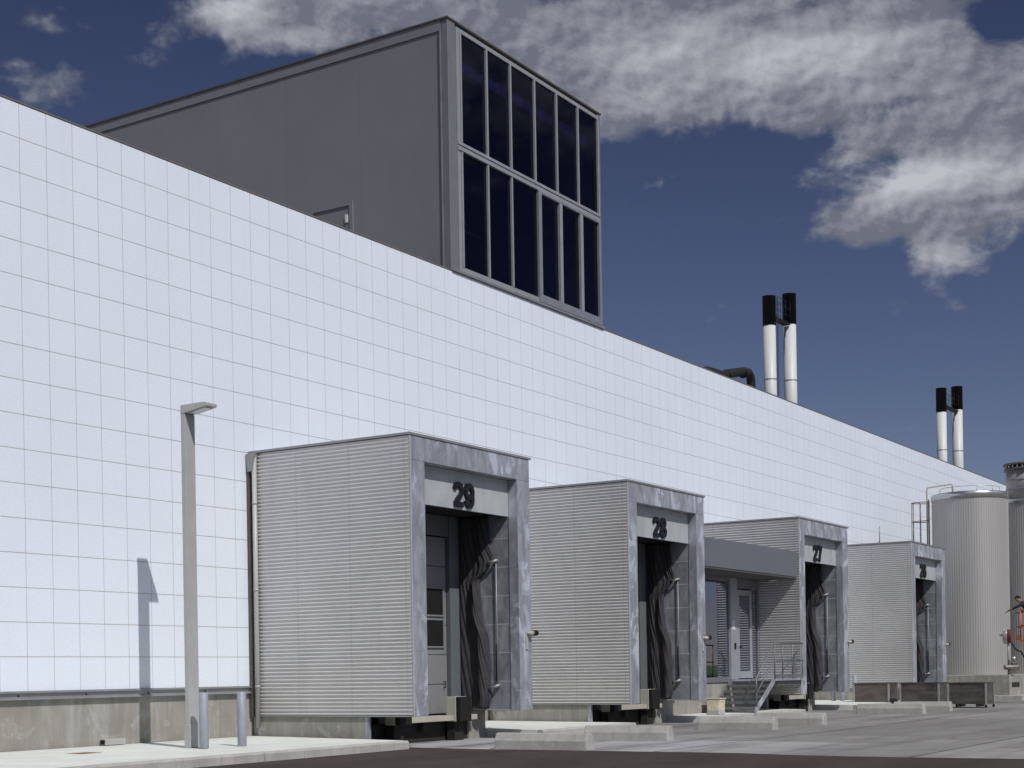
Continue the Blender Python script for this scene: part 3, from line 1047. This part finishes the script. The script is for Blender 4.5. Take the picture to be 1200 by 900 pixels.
# ------------------------------------------------------------------ entrance between docks 28 and 27
en = thing('entrance_porch', 'glazed entrance porch under a plain grey canopy, between docks 28 and 27', 'entrance', (36.66, 0, 0))
EW = 43.527 - 36.658 - .012
yf = -2.8
FL = 1.11
b = MB(); b.box(.012, -4.10, 4.235, EW - .03, -.002, 5.03)
b.build('canopy', M_SLAB, en, .01)
b = MB(); b.box(.012, -4.08, 4.19, EW - .03, -.1, 4.233)
b.build('canopy_soffit', mat('soffit', (.10, .098, .095), .7), en)
b = MB(); b.box(.012, yf - .05, -.2, EW - .03, -.1, FL - .07)
b.build('base_wall', M_CONC, en)
b = MB(); b.box(.012, yf - .09, FL - .068, EW - .03, -.1, FL)
b.build('threshold', M_TRIM, en)
zt = 4.188
b = MB(); b.box(.012, yf, FL + .002, .10, yf + .12, zt)
b.build('end_post', M_ALU, en, .006)
b = MB(); b.box(4.62, yf - .03, FL + .002, 5.13, yf + .12, zt)
b.build('door_post', M_ALU, en, .006)
b = MB(); b.box(.101, yf, FL + .002, 4.619, yf + .10, FL + .08); b.box(.101, yf, zt - .12, 4.619, yf + .10, zt)
b.box(EW - .10, yf, FL + .002, EW - .03, yf + .10, zt); b.box(5.131, yf, zt - .30, EW - .101, yf + .10, zt); b.box(6.25, yf, FL + .002, 6.31, yf + .10, zt - .302)
b.build('window_frame', M_TRIM, en)
for a, c in ((.102, 2.3), (2.34, 4.618)):
    b = MB(); b.box(a, yf + .04, FL + .082, c, yf + .055, zt - .122)
    b.build('window_pane', M_GLE, en)
b = MB(); b.box(2.301, yf + .02, FL + .082, 2.339, yf + .09, zt - .122)
b.build('mullion', M_TRIM, en)
b = MB(); b.box(6.312, yf + .04, FL + .01, EW - .101, yf + .055, zt - .302)
b.build('side_light', M_GLE, en)
db = MB()
x0, x1, z0, z1 = 5.16, 6.24, FL + .03, zt - .34
db.box(x0, yf - .02, z0, x0 + .14, yf + .05, z1); db.box(x1 - .14, yf - .02, z0, x1, yf + .05, z1)
db.box(x0 + .141, yf - .02, z0, x1 - .141, yf + .05, z0 + .22); db.box(x0 + .141, yf - .02, z1 - .16, x1 - .141, yf + .05, z1)
ed = db.build('entrance_door', M_ALU, en, .006)
b = MB(); b.box(x0 + .142, yf + .01, z0 + .222, x1 - .142, yf + .025, z1 - .162)
b.build('door_pane', M_GLE, ed)
b = MB(); b.tube([(x0 + .07, yf - .021, 2.1), (x0 + .07, yf - .07, 2.1), (x0 + .20, yf - .07, 2.1)], .016, 8)
b.build('door_handle', M_BLACK, ed)
b = MB(); b.box(4.86, yf - .045, 2.02, 4.98, yf - .031, 2.22)
b.build('intercom', M_BLACK, en)
b = MB(); b.box(4.72, yf - .04, 2.62, 4.92, yf - .031, 2.90)
b.build('notice', M_WHITEC, en)
b = MB(); b.box(.1, -.35, FL, EW - .1, -.3, zt); b.box(.06, yf + .2, FL + .003, .09, -.36, zt); b.box(EW - .14, yf + .2, FL + .003, EW - .11, -.36, zt)
b.build('room_wall', M_INT, en)
b = MB(); b.tube([(6.55, -3.4, 4.185), (6.55, -3.4, 4.13)], .13, 14)
b.build('soffit_lamp', M_LAMP, en)

# stairs: five treads rising to a landing before the door
stt = thing('metal_staircase', 'galvanised metal stairs with a railing rising to the porch landing', 'stairs', (39.70, -3.58, .17))
ya, yb_ = -.70, .70            # near and far side (world y -4.28 .. -2.88)
N = 6
rise = (FL - .17) / N
run = .262
for k in range(N - 1):
    b = MB()
    x = k * run
    z = (k + 1) * rise
    b.box(x, ya + .04, z - .035, x + run + .02, yb_ - .04, z)
    b.box(x, ya + .04, z - .075, x + .02, yb_ - .04, z - .036)
    b.build('tread', M_RAIL, stt)
top = (N - 1) * run
for y in (ya, yb_ - .038):
    b = MB()
    b.prism([(-.04, 0), (.07, 0), (top + .12, FL - .17 - .11), (top + .12, FL - .17), (top + .02, FL - .17), (-.04, .10)], 'y', y, y + .038)
    b.build('stringer', M_ZINC if y < 0 else M_RAIL, stt)
LX1 = 43.49 - 39.70
b = MB()
b.box(top + .125, ya, FL - .17 - .05, LX1, yb_, FL - .17 - .0)
b.build('landing', M_ZINC, stt)
b = MB()
b.box(top + .5, ya + .10, FL - .17 - .19, LX1, ya + .14, FL - .17 - .051)
b.build('landing_bracket', M_RAIL, stt)
zl = FL - .17
xs = [top + .16, top + .78, top + 1.55, LX1 - .12]
for x in xs:
    b = MB(); b.tube([(x, ya + .02, zl), (x, ya + .02, zl + 1.06)], .02, 8)
    b.build('rail_post', M_RAIL, stt)
b = MB()
b.tube([(LX1 - .06, ya + .02, zl + 1.08), (xs[0] + .05, ya + .02, zl + 1.08), (xs[0] - .12, ya + .02, zl + 1.02), (.10, ya + .02, .62 + .38), (.06, ya + .02, .58)], .024, 8)
b.build('handrail', M_RAIL, stt)
b = MB()
b.tube([(LX1 - .06, ya + .02, zl + .55), (xs[0], ya + .02, zl + .55), (xs[0] - .12, ya + .02, zl + .49), (.08, ya + .02, .56)], .02, 8)
b.build('mid_rail', M_RAIL, stt)
b = MB(); b.tube([(.08, ya + .02, .05), (.08, ya + .02, 1.0)], .022, 8)
b.build('rail_post', M_RAIL, stt)
b = MB()
b.box(top + .2, ya + .008, zl + .02, LX1 - .1, ya + .016, zl + .14)
b.build('kick_plate', M_RAIL, stt)

# cream plastic bin and a small concrete block beside the porch
b = MB()
b.prism([(-.19, 0), (.19, 0), (.215, .40), (-.215, .40)], 'x', -.2, .2)
o = b.build('plastic_bin', M_BIN, None, .03, 3, (39.20, -3.25, .17))
b = MB()
b.box(-.215, -.235, .402, .215, .235, .435)
b.build('bin_rim', M_BIN, o, .008)
tag(o, 'grubby cream plastic bin standing left of the metal stairs', 'bin')
b = MB(); b.prism([(-.2, 0), (.2, 0), (.17, .13), (-.17, .13)], 'x', -.22, .22)
tag(b.build('concrete_block', M_CONCL, None, .015, 2, (38.1, -3.75, .165)), 'small grey concrete block lying by the cream bin near dock 28', 'block')

# ------------------------------------------------------------------ lamp post, bollards, box
lp = thing('street_lamp', 'tall flat grey lamp post with a boxy head, in front of the white tiles', 'street lamp', (19.3, -2.17, .178))
LT = 6.09
b = MB(); b.box(-.125, -.05, 0, .125, .05, LT - .16)
b.build('post', M_POST, lp, .008)
b = MB(); b.box(-.14, -.065, 0, .14, .065, .42)
b.build('post_foot', M_POST, lp, .006)
b = MB()
b.prism([(.052, LT - .16), (.052, LT), (-.50, LT + .004), (-.59, LT - .02), (-.59, LT - .075), (-.10, LT - .145)], 'x', -.13, .13)
hd = b.build('lamp_head', M_POST, lp, .008)
b = MB()
b.prism([(-.14, LT - .148), (-.52, LT - .092), (-.52, LT - .100), (-.14, LT - .158)], 'x', -.10, .10)
b.build('lens', M_LAMP, hd)

bp = MB(); bp.tube([(0, 0, 0), (0, 0, .98)], .082, 20)
b1 = bp.build('bollard', M_BOLL)
b1.modifiers.new('bevel', 'BEVEL').width = .012
b1.modifiers['bevel'].limit_method = 'ANGLE'
b1.location = (19.10, -2.64, .175)
tag(b1, 'galvanised steel bollard touching the foot of the lamp post', 'bollard', 'galvanised steel bollards')
for (x, y, lab) in ((20.02, -2.68, 'galvanised steel bollard between the lamp post and dock 29'),
                    (53.45, -1.55, 'galvanised bollard half hidden behind dock 27, leftmost of three'),
                    (53.3, -1.95, 'galvanised bollard behind dock 27, middle one of three'),
                    (53.25, -2.45, 'galvanised bollard behind dock 27, rightmost of three next to a trolley')):
    o = b1.copy(); COL.objects.link(o); o.location = (x, y, .17); tag(o, lab, 'bollard', 'galvanised steel bollards')

b = MB(); b.box(19.12, -.14, .20, 19.62, .028, .31)
o = tag(b.build('junction_box', M_POST, None, .008), 'small grey junction box at the foot of the concrete base wall', 'box')
b = MB(); b.box(19.10, -.12, .215, 19.119, -.02, .295)
b.build('box_socket', M_BLACK, o)

# ------------------------------------------------------------------ concrete wheel guides
prof = [(-.16, 0), (.16, 0), (.15, .18), (.08, .32), (-.08, .32), (-.15, .18)]
wg = None
for i, (x, y0, y1, lab) in enumerate((
        (23.40, -6.00, -7.98, 'low concrete wheel guide nearest the camera, at the asphalt edge'),
        (26.95, -5.90, -7.82, 'low concrete wheel guide with a dark scrape, right of the nearest one'),
        (32.45, -5.90, -7.85, 'low concrete wheel guide in front of the stairs, left one before dock 28'),
        (35.35, -6.10, -7.95, 'low concrete wheel guide right of the stairs, between docks 28 and 27'),
        (44.2, -5.72, -7.80, 'low concrete wheel guide before the two left metal trolleys'),
        (46.7, -6.05, -7.86, 'low concrete wheel guide just left of the rightmost metal trolley'))):
    if wg is None:
        bb = MB()
        n = 10
        k = 0
        bb.prism([(a, c) for a, c in prof], 'y', 0, -1)
        wg = bb.build('wheel_guide', M_CONCL, None, .018, 2)
        o = wg
    else:
        o = wg.copy(); COL.objects.link(o)
    o.location = (x, y0, -.02)
    o.scale = (1, y0 - y1, 1)
    o.rotation_euler.z = rad((0, 1.5, -1, .8, -2, 1)[i])
    tag(o, lab, 'wheel guide', 'concrete wheel guides in the yard')

# ------------------------------------------------------------------ steel trolleys
def make_trolley():
    t = thing('steel_trolley', '', 'trolley', (0, 0, 0), 'dark steel trolleys')
    L, D, z0, z1 = 1.30, 1.0, .12, .82
    b = MB()
    w = .025
    b.box(0, 0, z0, w, L, z1); b.box(D - w, 0, z0, D, L, z1); b.box(w, 0, z0, D - w, w, z1); b.box(w, L - w, z0, D - w, L, z1)
    b.box(w, w, z0, D - w, L - w, z0 + .03)
    b.build('tub', M_STEEL, t, .006)
    b = MB()
    b.box(-.02, -.02, z1, D + .02, .02, z1 + .03); b.box(-.02, L - .02, z1, D + .02, L + .02, z1 + .03)
    b.box(-.02, .021, z1, .02, L - .021, z1 + .03); b.box(D - .02, .021, z1, D + .02, L - .021, z1 + .03)
    b.build('rim', M_STEEL, t, .004)
    for x, y in ((-.018, -.018), (D - .042, -.018), (-.018, L - .042), (D - .042, L - .042)):
        b = MB(); b.box(x, y, z0 - .02, x + .06, y + .06, z1 - .002)
        b.build('corner_post', M_STEELB, t, .004)
        b = MB(); b.tube([(x + .03, y + .03, .10), (x + .03, y + .03, .0)], .04, 10)
        b.build('foot', M_BLACK, t)
    for y in (.3, L - .35):
        b = MB(); b.box(.1, y, .03, D - .1, y + .08, z0 - .002)
        b.build('skid', M_STEEL, t)
    return t


tr = make_trolley()
for i, (x, y, sy, lab) in enumerate(((51.9, -4.18, 1.0, 'dark steel trolley at the left end of the row before dock 26'),
                                     (51.6, -6.05, 1.06, 'dark steel trolley in the middle of the row before dock 26'),
                                     (50.4, -7.98, .98, 'dark steel trolley at the right end of the row, standing clear on its feet'))):
    o = tr if i == 0 else copy_tree(tr)
    o.location = (x, y, -.0)
    o.scale.y = sy
    o['label'] = lab
    o['group'] = 'dark steel trolleys'

# ------------------------------------------------------------------ tanks
b = MB()
b.box(61.0, -6.15, -.2, 75, -.4, 1.03)
pl = b.build('tank_plinth', M_CONC, None, .02)
tag(pl, 'grey concrete plinth under the two ribbed metal tanks', 'plinth')
b = MB(); b.box(60.7, -6.7, -.2, 74.9, -.38, .20)
b.build('plinth_step', M_CONCL, pl, .02)
b = MB(); b.box(61.35, -6.156, .52, 62.6, -6.10, .72)
b.build('plinth_slot', M_PIT, pl)


def make_tank(loc, label):
    t = thing('storage_tank', label, 'storage tank', loc, 'ribbed metal storage tanks')
    R, zt = 1.55, 7.68
    n = 96
    b = MB()
    ring = []
    for i in range(n):
        a = 2 * math.pi * i / n
        da = 2 * math.pi / n
        for f, r_ in ((0, R), (.62, R), (.68, R + .012), (.94, R + .012)):
            ring.append((r_ * math.cos(a + f * da), r_ * math.sin(a + f * da)))
    m_ = len(ring)
    b.v = [(x, y, 0) for x, y in ring] + [(x, y, zt - .26) for x, y in ring]
    for i in range(m_):
        j = (i + 1) % m_
        b.face((i, j, m_ + j, m_ + i))
    b.build('ribbed_shell', M_TANK, t)
    b = MB()
    b.lathe([(R + .02, zt - .27), (R + .045, zt - .26), (R + .045, zt - .03), (R + .01, zt), (.02, zt + .02)], (0, 0), 64)
    b.build('top_band', M_TANKCAP, t)
    b = MB()
    pts = []
    for i in range(23):
        a = rad(120 + 150 * i / 22)
        pts.append((1.25 * math.cos(a), 1.25 * math.sin(a), zt + .24))
    b.tube([(pts[0][0], pts[0][1], zt + .04)] + pts + [(pts[-1][0], pts[-1][1], zt + .04)], .014, 6)
    for q in (6, 13, 18):
        b.tube([(pts[q][0], pts[q][1], zt + .03), pts[q]], .012, 6)
    b.build('roof_rail', M_STEELB, t)
    return t


t1 = make_tank((64.0, -3.87, 1.03), 'ribbed metal storage tank with caged ladder, standing beside dock 26')
t2 = copy_tree(t1)
t2.location = (67.9, -5.6, 1.03)
t2['label'] = 'ribbed metal storage tank cut off by the right edge, behind the ladder tank'
# ladder with cage on the left of the first tank, in the tank's own space
ang = math.atan2(.972, -.235)
lx, ly = math.cos(ang), math.sin(ang)            # outwards from the tank axis
tx, ty = -ly, lx
lad = MB()


def LP(o_, s_, z_):                # o_: distance from the axis, s_: sideways
    return (lx * o_ + tx * s_, ly * o_ + ty * s_, z_)


for s_ in (-.22, .22):
    lad.tube([LP(1.68, s_, .5), LP(1.68, s_, 7.55)], .022, 6)
for i in range(24):
    z = .7 + i * .29
    lad.tube([LP(1.68, -.22, z), LP(1.68, .22, z)], .012, 6)
la = lad.build('ladder', mat('rusty_rail', (.23, .17, .14), .6, .2, .4, .2, 4), t1)
cg = MB()
for z in (3.0, 4.3, 5.2, 6.62, 7.43):
    pts = [LP(1.68 + .72 * math.sin(rad(a)) * 1.0, .36 * math.cos(rad(a)), z) for a in range(0, 181, 15)]
    cg.tube(pts, .020, 6)
for a in (30, 65, 90, 115, 150):
    cg.tube([LP(1.68 + .72 * math.sin(rad(a)), .36 * math.cos(rad(a)), 2.9), LP(1.68 + .72 * math.sin(rad(a)), .36 * math.cos(rad(a)), 7.44)], .016, 6)
cg.build('ladder_cage', MATS['rusty_rail'], la)
ov = MB()
ov.tube([LP(1.75, .1, 5.0), LP(1.75, .1, 7.95), LP(1.72, .1, 8.05), LP(.75, .1, 8.16), LP(.68, .1, 8.10), LP(.68, .1, 7.70)], .035, 8)
ov.build('overflow_pipe', M_BEIGE, t1)

vs = thing('vent_housing', 'round grey filter vessel with a bolted flange, on the tank at the right edge', 'filter vessel', (67.45, -5.50, 8.74))
b = MB(); b.lathe([(.93, 0), (.93, 1.22)], (0, 0), 40)
b.build('vessel_body', mat('vessel_grey', (.36, .345, .32), .5, .3, .4, .12, 2), vs)
b = MB()
for z in (.35, .75):
    b.lathe([(.945, z), (.955, z + .01), (.955, z + .04), (.945, z + .05)], (0, 0), 40)
b.build('band', M_CAP, vs)
b = MB(); b.lathe([(.95, 1.20), (1.03, 1.22), (1.03, 1.30), (.95, 1.32)], (0, 0), 40)
b.lathe([(.95, 1.43), (1.05, 1.435), (1.05, 1.51), (.4, 1.54)], (0, 0), 40)
b.build('flange', M_STEEL, vs)
b = MB()
for i in range(28):
    a = 2 * math.pi * i / 28
    b.tube([(.985 * math.cos(a), .985 * math.sin(a), 1.28), (.985 * math.cos(a), .985 * math.sin(a), 1.46)], .035, 6)
b.build('bolt', M_STEELB, vs)

# hose reel on a stand and a pump, by the first tank
hr = thing('hose_reel', 'round silver and red hose reel mounted on a post beside the ribbed tank', 'hose reel', (61.4, -6.02, 1.33))
b = MB(); b.tube([(0, 0, -.30), (0, 0, 1.35)], .045, 10)
b.build('stand', M_STEELB, hr)
vd = Vector((.08, -1.0, 0)).normalized()
b = MB()
b.tube([Vector((-.02, 0, 1.25)) - vd * .17, Vector((-.02, 0, 1.25)) - vd * .0], .31, 24)
b.build('silver_disc', M_STEELB, hr, .01)
b = MB()
b.tube([Vector((-.02, 0, 1.25)) + vd * .002, Vector((-.02, 0, 1.25)) + vd * .15], .28, 24)
b.build('red_drum', mat('reel_red', (.15, .035, .025), .5), hr, .01)
b = MB(); b.tube([Vector((-.02, 0, 1.30)) - vd * .16, Vector((-.02, 0, 1.30)) - vd * .32], .05, 10)
b.build('hub', M_WHITEC, hr)
b = MB(); b.tube([(.1, -.1, .98), (.25, -.25, .7), (.45, -.40, .62), (.7, -.5, .3), (.9, -.55, .05)], .03, 8)
b.build('hose', M_BLACK, hr)
pu = thing('transfer_pump', 'small steel pump with a handwheel on the plinth under the hose reel', 'pump', (61.35, -6.02, 1.03))
b = MB(); b.tube([(0, -.05, .0), (0, -.05, .62)], .07, 12); b.tube([(-.2, .1, .3), (.2, -.35, .3)], .10, 12); b.tube([(0, -.12, .45), (.25, -.25, .5)], .08, 10)
b.build('pump_body', mat('pump_steel', (.20, .19, .17), .5, .4), pu, .01)
b = MB()
b.tube([(.24 * math.cos(2 * math.pi * i / 20), -.12 + .24 * math.sin(2 * math.pi * i / 20), .22) for i in range(21)], .022, 6)
b.tube([(-.24, -.12, .22), (.24, -.12, .22)], .018, 6)
b.build('handwheel', M_RUST, pu)
b = MB(); b.tube([(.1, -.2, .55), (.1, -.2, .72)], .08, 12)
b.build('motor_cap', M_STEELB, pu)

# ------------------------------------------------------------------ boom lift with a man in its basket
bl = thing('boom_lift', 'orange boom lift holding a man in its basket, at the right edge', 'boom lift', (57.4, -7.53, -.06))
# basket floor at z 2.4; left is towards +y
b = MB(); b.box(-.45, -1.15, 2.34, .45, .0, 2.42)
b.build('basket_floor', M_ORANGE, bl, .01)
b = MB()
for x in (-.42, .42):
    for y in (-1.12, -.04):
        b.tube([(x, y, 2.42), (x, y, 3.50)], .03, 8)
for z in (2.95, 3.5):
    b.tube([(-.42, -.04, z), (.42, -.04, z), (.42, -1.12, z), (-.42, -1.12, z), (-.42, -.04, z)], .028, 8)
b.build('basket_rail', M_ORANGE, bl)
b = MB(); b.box(-.47, -.02, 2.42, -.30, .14, 2.60)
b.build('foot_control', M_RUST, bl, .01)
b = MB(); b.box(-.47, -.10, 2.86, -.20, .10, 2.93)
b.build('control_box', M_RUST, bl, .01)
b = MB(); b.tube([(.2, -1.1, 2.38), (.6, -1.5, 2.3), (5.6, -1.9, 1.6), (6.0, -1.9, 1.3)], .11, 10)
b.build('boom', M_ORANGE, bl)
b = MB(); b.box(5.0, -2.7, .48, 7.4, -1.2, 1.48)
b.build('chassis', M_ORANGE, bl, .03)
for x in (5.5, 6.9):
    for y in (-2.8, -1.1):
        b = MB(); b.tube([(x, y - .14, .49), (x, y + .14, .49)], .36, 20)
        w_ = b.build('wheel', M_BLACK, bl, .02)
        b = MB(); b.tube([(x, y - .15, .49), (x, y + .15, .49)], .16, 14)
        b.build('rim', M_STEELB, w_)


def skin_body():
    """one continuous figure leaning over the basket rail, reaching out and down with one arm"""
    o3 = Vector((57.37, -7.84, 2.36))
    L = Vector((-.05, 1, 0)).normalized()       # the way he leans
    S = Vector((1, .05, 0))                      # his side axis
    up = Vector((0, 0, 1))
    def p(l, s, z): return o3 + L * l + S * s + up * z
    V = [(p(-.20, 0, .88), .15),       # 0 pelvis
         (p(-.08, 0, 1.05), .135),     # 1 waist
         (p(.13, 0, 1.26), .155),      # 2 chest
         (p(.24, 0, 1.36), .12),       # 3 upper chest
         (p(.33, 0, 1.41), .058),      # 4 neck
         (p(.40, 0, 1.45), .085),      # 5 head low
         (p(.46, 0, 1.53), .105),      # 6 head
         (p(.47, 0, 1.60), .08),       # 7 crown
         (p(.24, -.19, 1.33), .065), (p(.46, -.24, 1.22), .05), (p(.70, -.18, 1.12), .04), (p(.78, -.16, 1.08), .03),   # near arm reaching
         (p(.22, .19, 1.33), .065), (p(.25, .27, 1.10), .05), (p(.42, .22, 1.02), .04), (p(.50, .2, 1.02), .03),        # far arm on the rail
         (p(-.20, -.10, .82), .10), (p(-.12, -.12, .46), .072), (p(-.20, -.12, .08), .05), (p(-.06, -.13, .035), .035),
         (p(-.20, .10, .82), .10), (p(-.16, .12, .46), .072), (p(-.24, .12, .08), .05), (p(-.10, .13, .035), .035),
         (p(.43, 0, 1.40), .03)]       # chin
    E_ = [(0, 1), (1, 2), (2, 3), (3, 4), (4, 5), (5, 6), (6, 7), (3, 8), (8, 9), (9, 10), (10, 11), (3, 12), (12, 13), (13, 14), (14, 15),
          (0, 16), (16, 17), (17, 18), (18, 19), (0, 20), (20, 21), (21, 22), (22, 23), (5, 24)]
    # five fingers on each hand
    for hnd, prev in ((11, 10), (15, 14)):
        a = V[hnd][0]
        d = (a - V[prev][0]).normalized()
        for k, (off, ln) in enumerate(((-.030, .060), (-.012, .075), (.008, .080), (.026, .066), (.045, .05))):
            q = a + S * off + d * .05
            e = q + d * ln + up * (-.02) + S * off * .3
            V.append((q, .011)); V.append((e, .009))
            E_ += [(hnd, len(V) - 2), (len(V) - 2, len(V) - 1)]
    me = bpy.data.meshes.new('person')
    me.from_pydata([v for v, _ in V], E_, [])
    ob = bpy.data.objects.new('person_cage', me)
    COL.objects.link(ob)
    sk = ob.modifiers.new('skin', 'SKIN')
    ob.modifiers.new('sub', 'SUBSURF').levels = 2
    for i, (_, r_) in enumerate(V):
        me.skin_vertices[0].data[i].radius = (r_, r_)
    me.skin_vertices[0].data[0].use_root = True
    dg = bpy.context.evaluated_depsgraph_get()
    new = bpy.data.meshes.new_from_object(ob.evaluated_get(dg))
    bpy.data.objects.remove(ob)
    new.name = 'person'
    new.materials.clear()
    for q in (M_SKIN, M_SHIRT, M_TROUS, M_BLACK): new.materials.append(q)
    pts = [v for v, _ in V]
    zone = {}
    for i in range(len(pts)):
        zone[i] = 1
    for i in list(range(4, 8)) + [10, 11, 14, 15, 24] + list(range(25, len(pts))): zone[i] = 0
    for i in (0, 16, 17, 20, 21): zone[i] = 2
    for i in (18, 19, 22, 23): zone[i] = 3
    for pg in new.polygons:
        c = pg.center
        best = min(range(len(pts)), key=lambda i: (pts[i] - c).length - V[i][1] * .6)
        pg.material_index = zone[best]
        pg.use_smooth = True
    po = bpy.data.objects.new('person', new)
    COL.objects.link(po)
    tag(po, 'man in a dark shirt leaning out of the orange basket, one arm reaching down', 'person')
    hd = pts[6]
    # hair cap and face details
    b = MB()
    n = 14
    for j in range(8):
        ph = math.pi * .5 * j / 7
        for i in range(n):
            th = 2 * math.pi * i / n
            v = Vector((math.cos(th) * math.cos(ph) * .103, math.sin(th) * math.cos(ph) * .112, math.sin(ph) * .10))
            b.v.append(tuple(hd + Vector((0, -.012, .035)) + v))
    for j in range(7):
        for i in range(n):
            b.face((j * n + i, j * n + (i + 1) % n, (j + 1) * n + (i + 1) % n, (j + 1) * n + i), True)
    b.build('hair', M_HAIR, po)
    b = MB()
    f0 = hd + L * .10
    b.tube([f0 + up * .0, f0 + L * .022 - up * .03], .013, 8)
    b.build('nose', M_SKIN, po)
    for s_ in (-1, 1):
        b = MB(); b.tube([f0 + S * .035 * s_ + up * .018 - L * .018, f0 + S * .035 * s_ + up * .018 - L * .004], .010, 8)
        b.build('eye', M_BLACK, po)
        b = MB(); b.tube([hd + S * .098 * s_ - up * .01, hd + S * .112 * s_ + up * .0], .026, 8)
        b.build('ear', M_SKIN, po)
    b = MB(); b.tube([f0 - S * .025 - up * .065 - L * .012, f0 + S * .025 - up * .065 - L * .012], .006, 6)
    b.build('mouth', mat('lip', (.22, .08, .07), .6), po)
    b = MB()
    c = pts[3] - L * .12 + up * .09
    b.tube([c - S * .16 - up * .02, c - S * .0 + up * .03, c + S * .16 - up * .02], .055, 10)
    b.build('white_collar', M_WHITEC, po)
    return po


skin_body()

# ------------------------------------------------------------------ chimneys and pipes on the roof
def chimney(x, y, top, r_, band, label, ladder):
    t = thing('chimney', label, 'chimney', (x, y, 10.9), 'black topped white chimneys')
    h = top - 10.9
    b = MB(); b.lathe([(r_ * 1.06, 0), (r_, h - band)], (0, 0), 28)
    b.build('white_flue', M_STACKW, t)
    b = MB(); b.lathe([(r_ * 1.07, h - band - .02), (r_ * 1.07, h - .03), (r_ * 1.10, h - .028), (r_ * 1.10, h), (r_ * .85, h), (r_ * .85, h - .3)], (0, 0), 28)
    b.build('black_top', M_STACKB, t)
    b = MB()
    for z in (2.1, h * .55):
        b.lathe([(r_ * 1.05, z), (r_ * 1.065, z + .01), (r_ * 1.065, z + .05), (r_ * 1.05, z + .06)], (0, 0), 28)
    b.build('band', M_CAP, t)
    if ladder:
        b = MB()
        ex, ey = .55, -.83
        sx_, sy_ = .83, .55
        for s_ in (-.13, .13):
            b.tube([(ex * (r_ + .10) + sx_ * s_, ey * (r_ + .10) + sy_ * s_, .3), (ex * (r_ + .10) + sx_ * s_, ey * (r_ + .10) + sy_ * s_, h - .05)], .014, 5)
        for i in range(int(h / .3)):
            z = .4 + i * .3
            b.tube([(ex * (r_ + .10) - sx_ * .13, ey * (r_ + .10) - sy_ * .13, z), (ex * (r_ + .10) + sx_ * .13, ey * (r_ + .10) + sy_ * .13, z)], .013, 5)
        b.build('ladder', M_PIPE, t)
    return t


chimney(71.1, 8, 20.40, .315, 1.47, 'white chimney with black top and a ladder, left one of the nearer pair', True)
chimney(73.85, 8, 21.08, .335, 1.58, 'white chimney with black top, right one of the nearer pair', False)
chimney(101.3, 8, 20.35, .33, 1.60, 'white chimney with black top, left one of the far pair', False)
chimney(105.15, 8, 21.05, .36, 1.60, 'white chimney with black top, right one of the far pair', False)
for n_, (x0, x1, z) in enumerate(((71.1, 73.85, 19.45), (101.3, 105.15, 19.3))):
    t = thing('chimney_walkway', ('small railed link platform between the tops of the nearer chimney pair', 'small railed link platform between the tops of the far chimney pair')[n_], 'platform', (x0, 8, z), 'chimney link platforms')
    a, c = .37, x1 - x0 - .37
    b = MB(); b.box(a, -.2, -.08, c, .2, 0)
    b.build('deck', M_STACKB, t)
    b = MB()
    for y in (-.2, .2):
        for q in (.35, .7, 1.05):
            b.tube([(a, y, q), (c, y, q)], .010, 5)
        for q in range(4):
            xx = a + (c - a) * q / 3
            b.tube([(xx, y, 0), (xx, y, 1.05)], .010, 5)
    b.build('guard_rail', M_PIPE, t)
pp = thing('roof_pipe', 'dark lagged roof pipe bending down behind the tiled parapet', 'pipe', (63.4, 8, 10.9))
b = MB()
b.tube([(-.5, 0, 0), (-.5, 0, 4.0), (-.3, 0, 4.38), (.1, 0, 4.46), (1.9, 0, 4.52), (2.5, 0, 4.72), (4.3, .0, 5.12), (4.9, .0, 5.16), (5.2, .0, 4.95), (5.25, 0, 4.5), (5.25, 0, 0)], .22, 12)
b.build('pipe_run', M_PIPE, pp)
for x in (2.2, 4.2):
    b = MB()
    b.tube([(x, 0, 4.6 + (x - 2.2) * .22), (x + .12, 0, 4.63 + (x - 2.2) * .22)], .27, 12)
    b.build('pipe_flange', M_PIPE, pp)
b = MB(); b.tube([(2.2, .3, 0), (2.2, .3, 4.6)], .06, 8)
b.build('pipe_support', M_PIPE, pp)

# thin rod on the roof of dock 26
rd = MB(); rd.tube([(0, 0, 0), (0, 0, .62)], .018, 6); rd.tube([(-.15, 0, .0), (.15, 0, 0)], .02, 6)
o = rd.build('roof_rod', M_CAP, None, 0, 2, (55.0, -2.9, ZT + .03))
tag(o, 'thin metal rod standing on the roof of dock 26', 'rod')
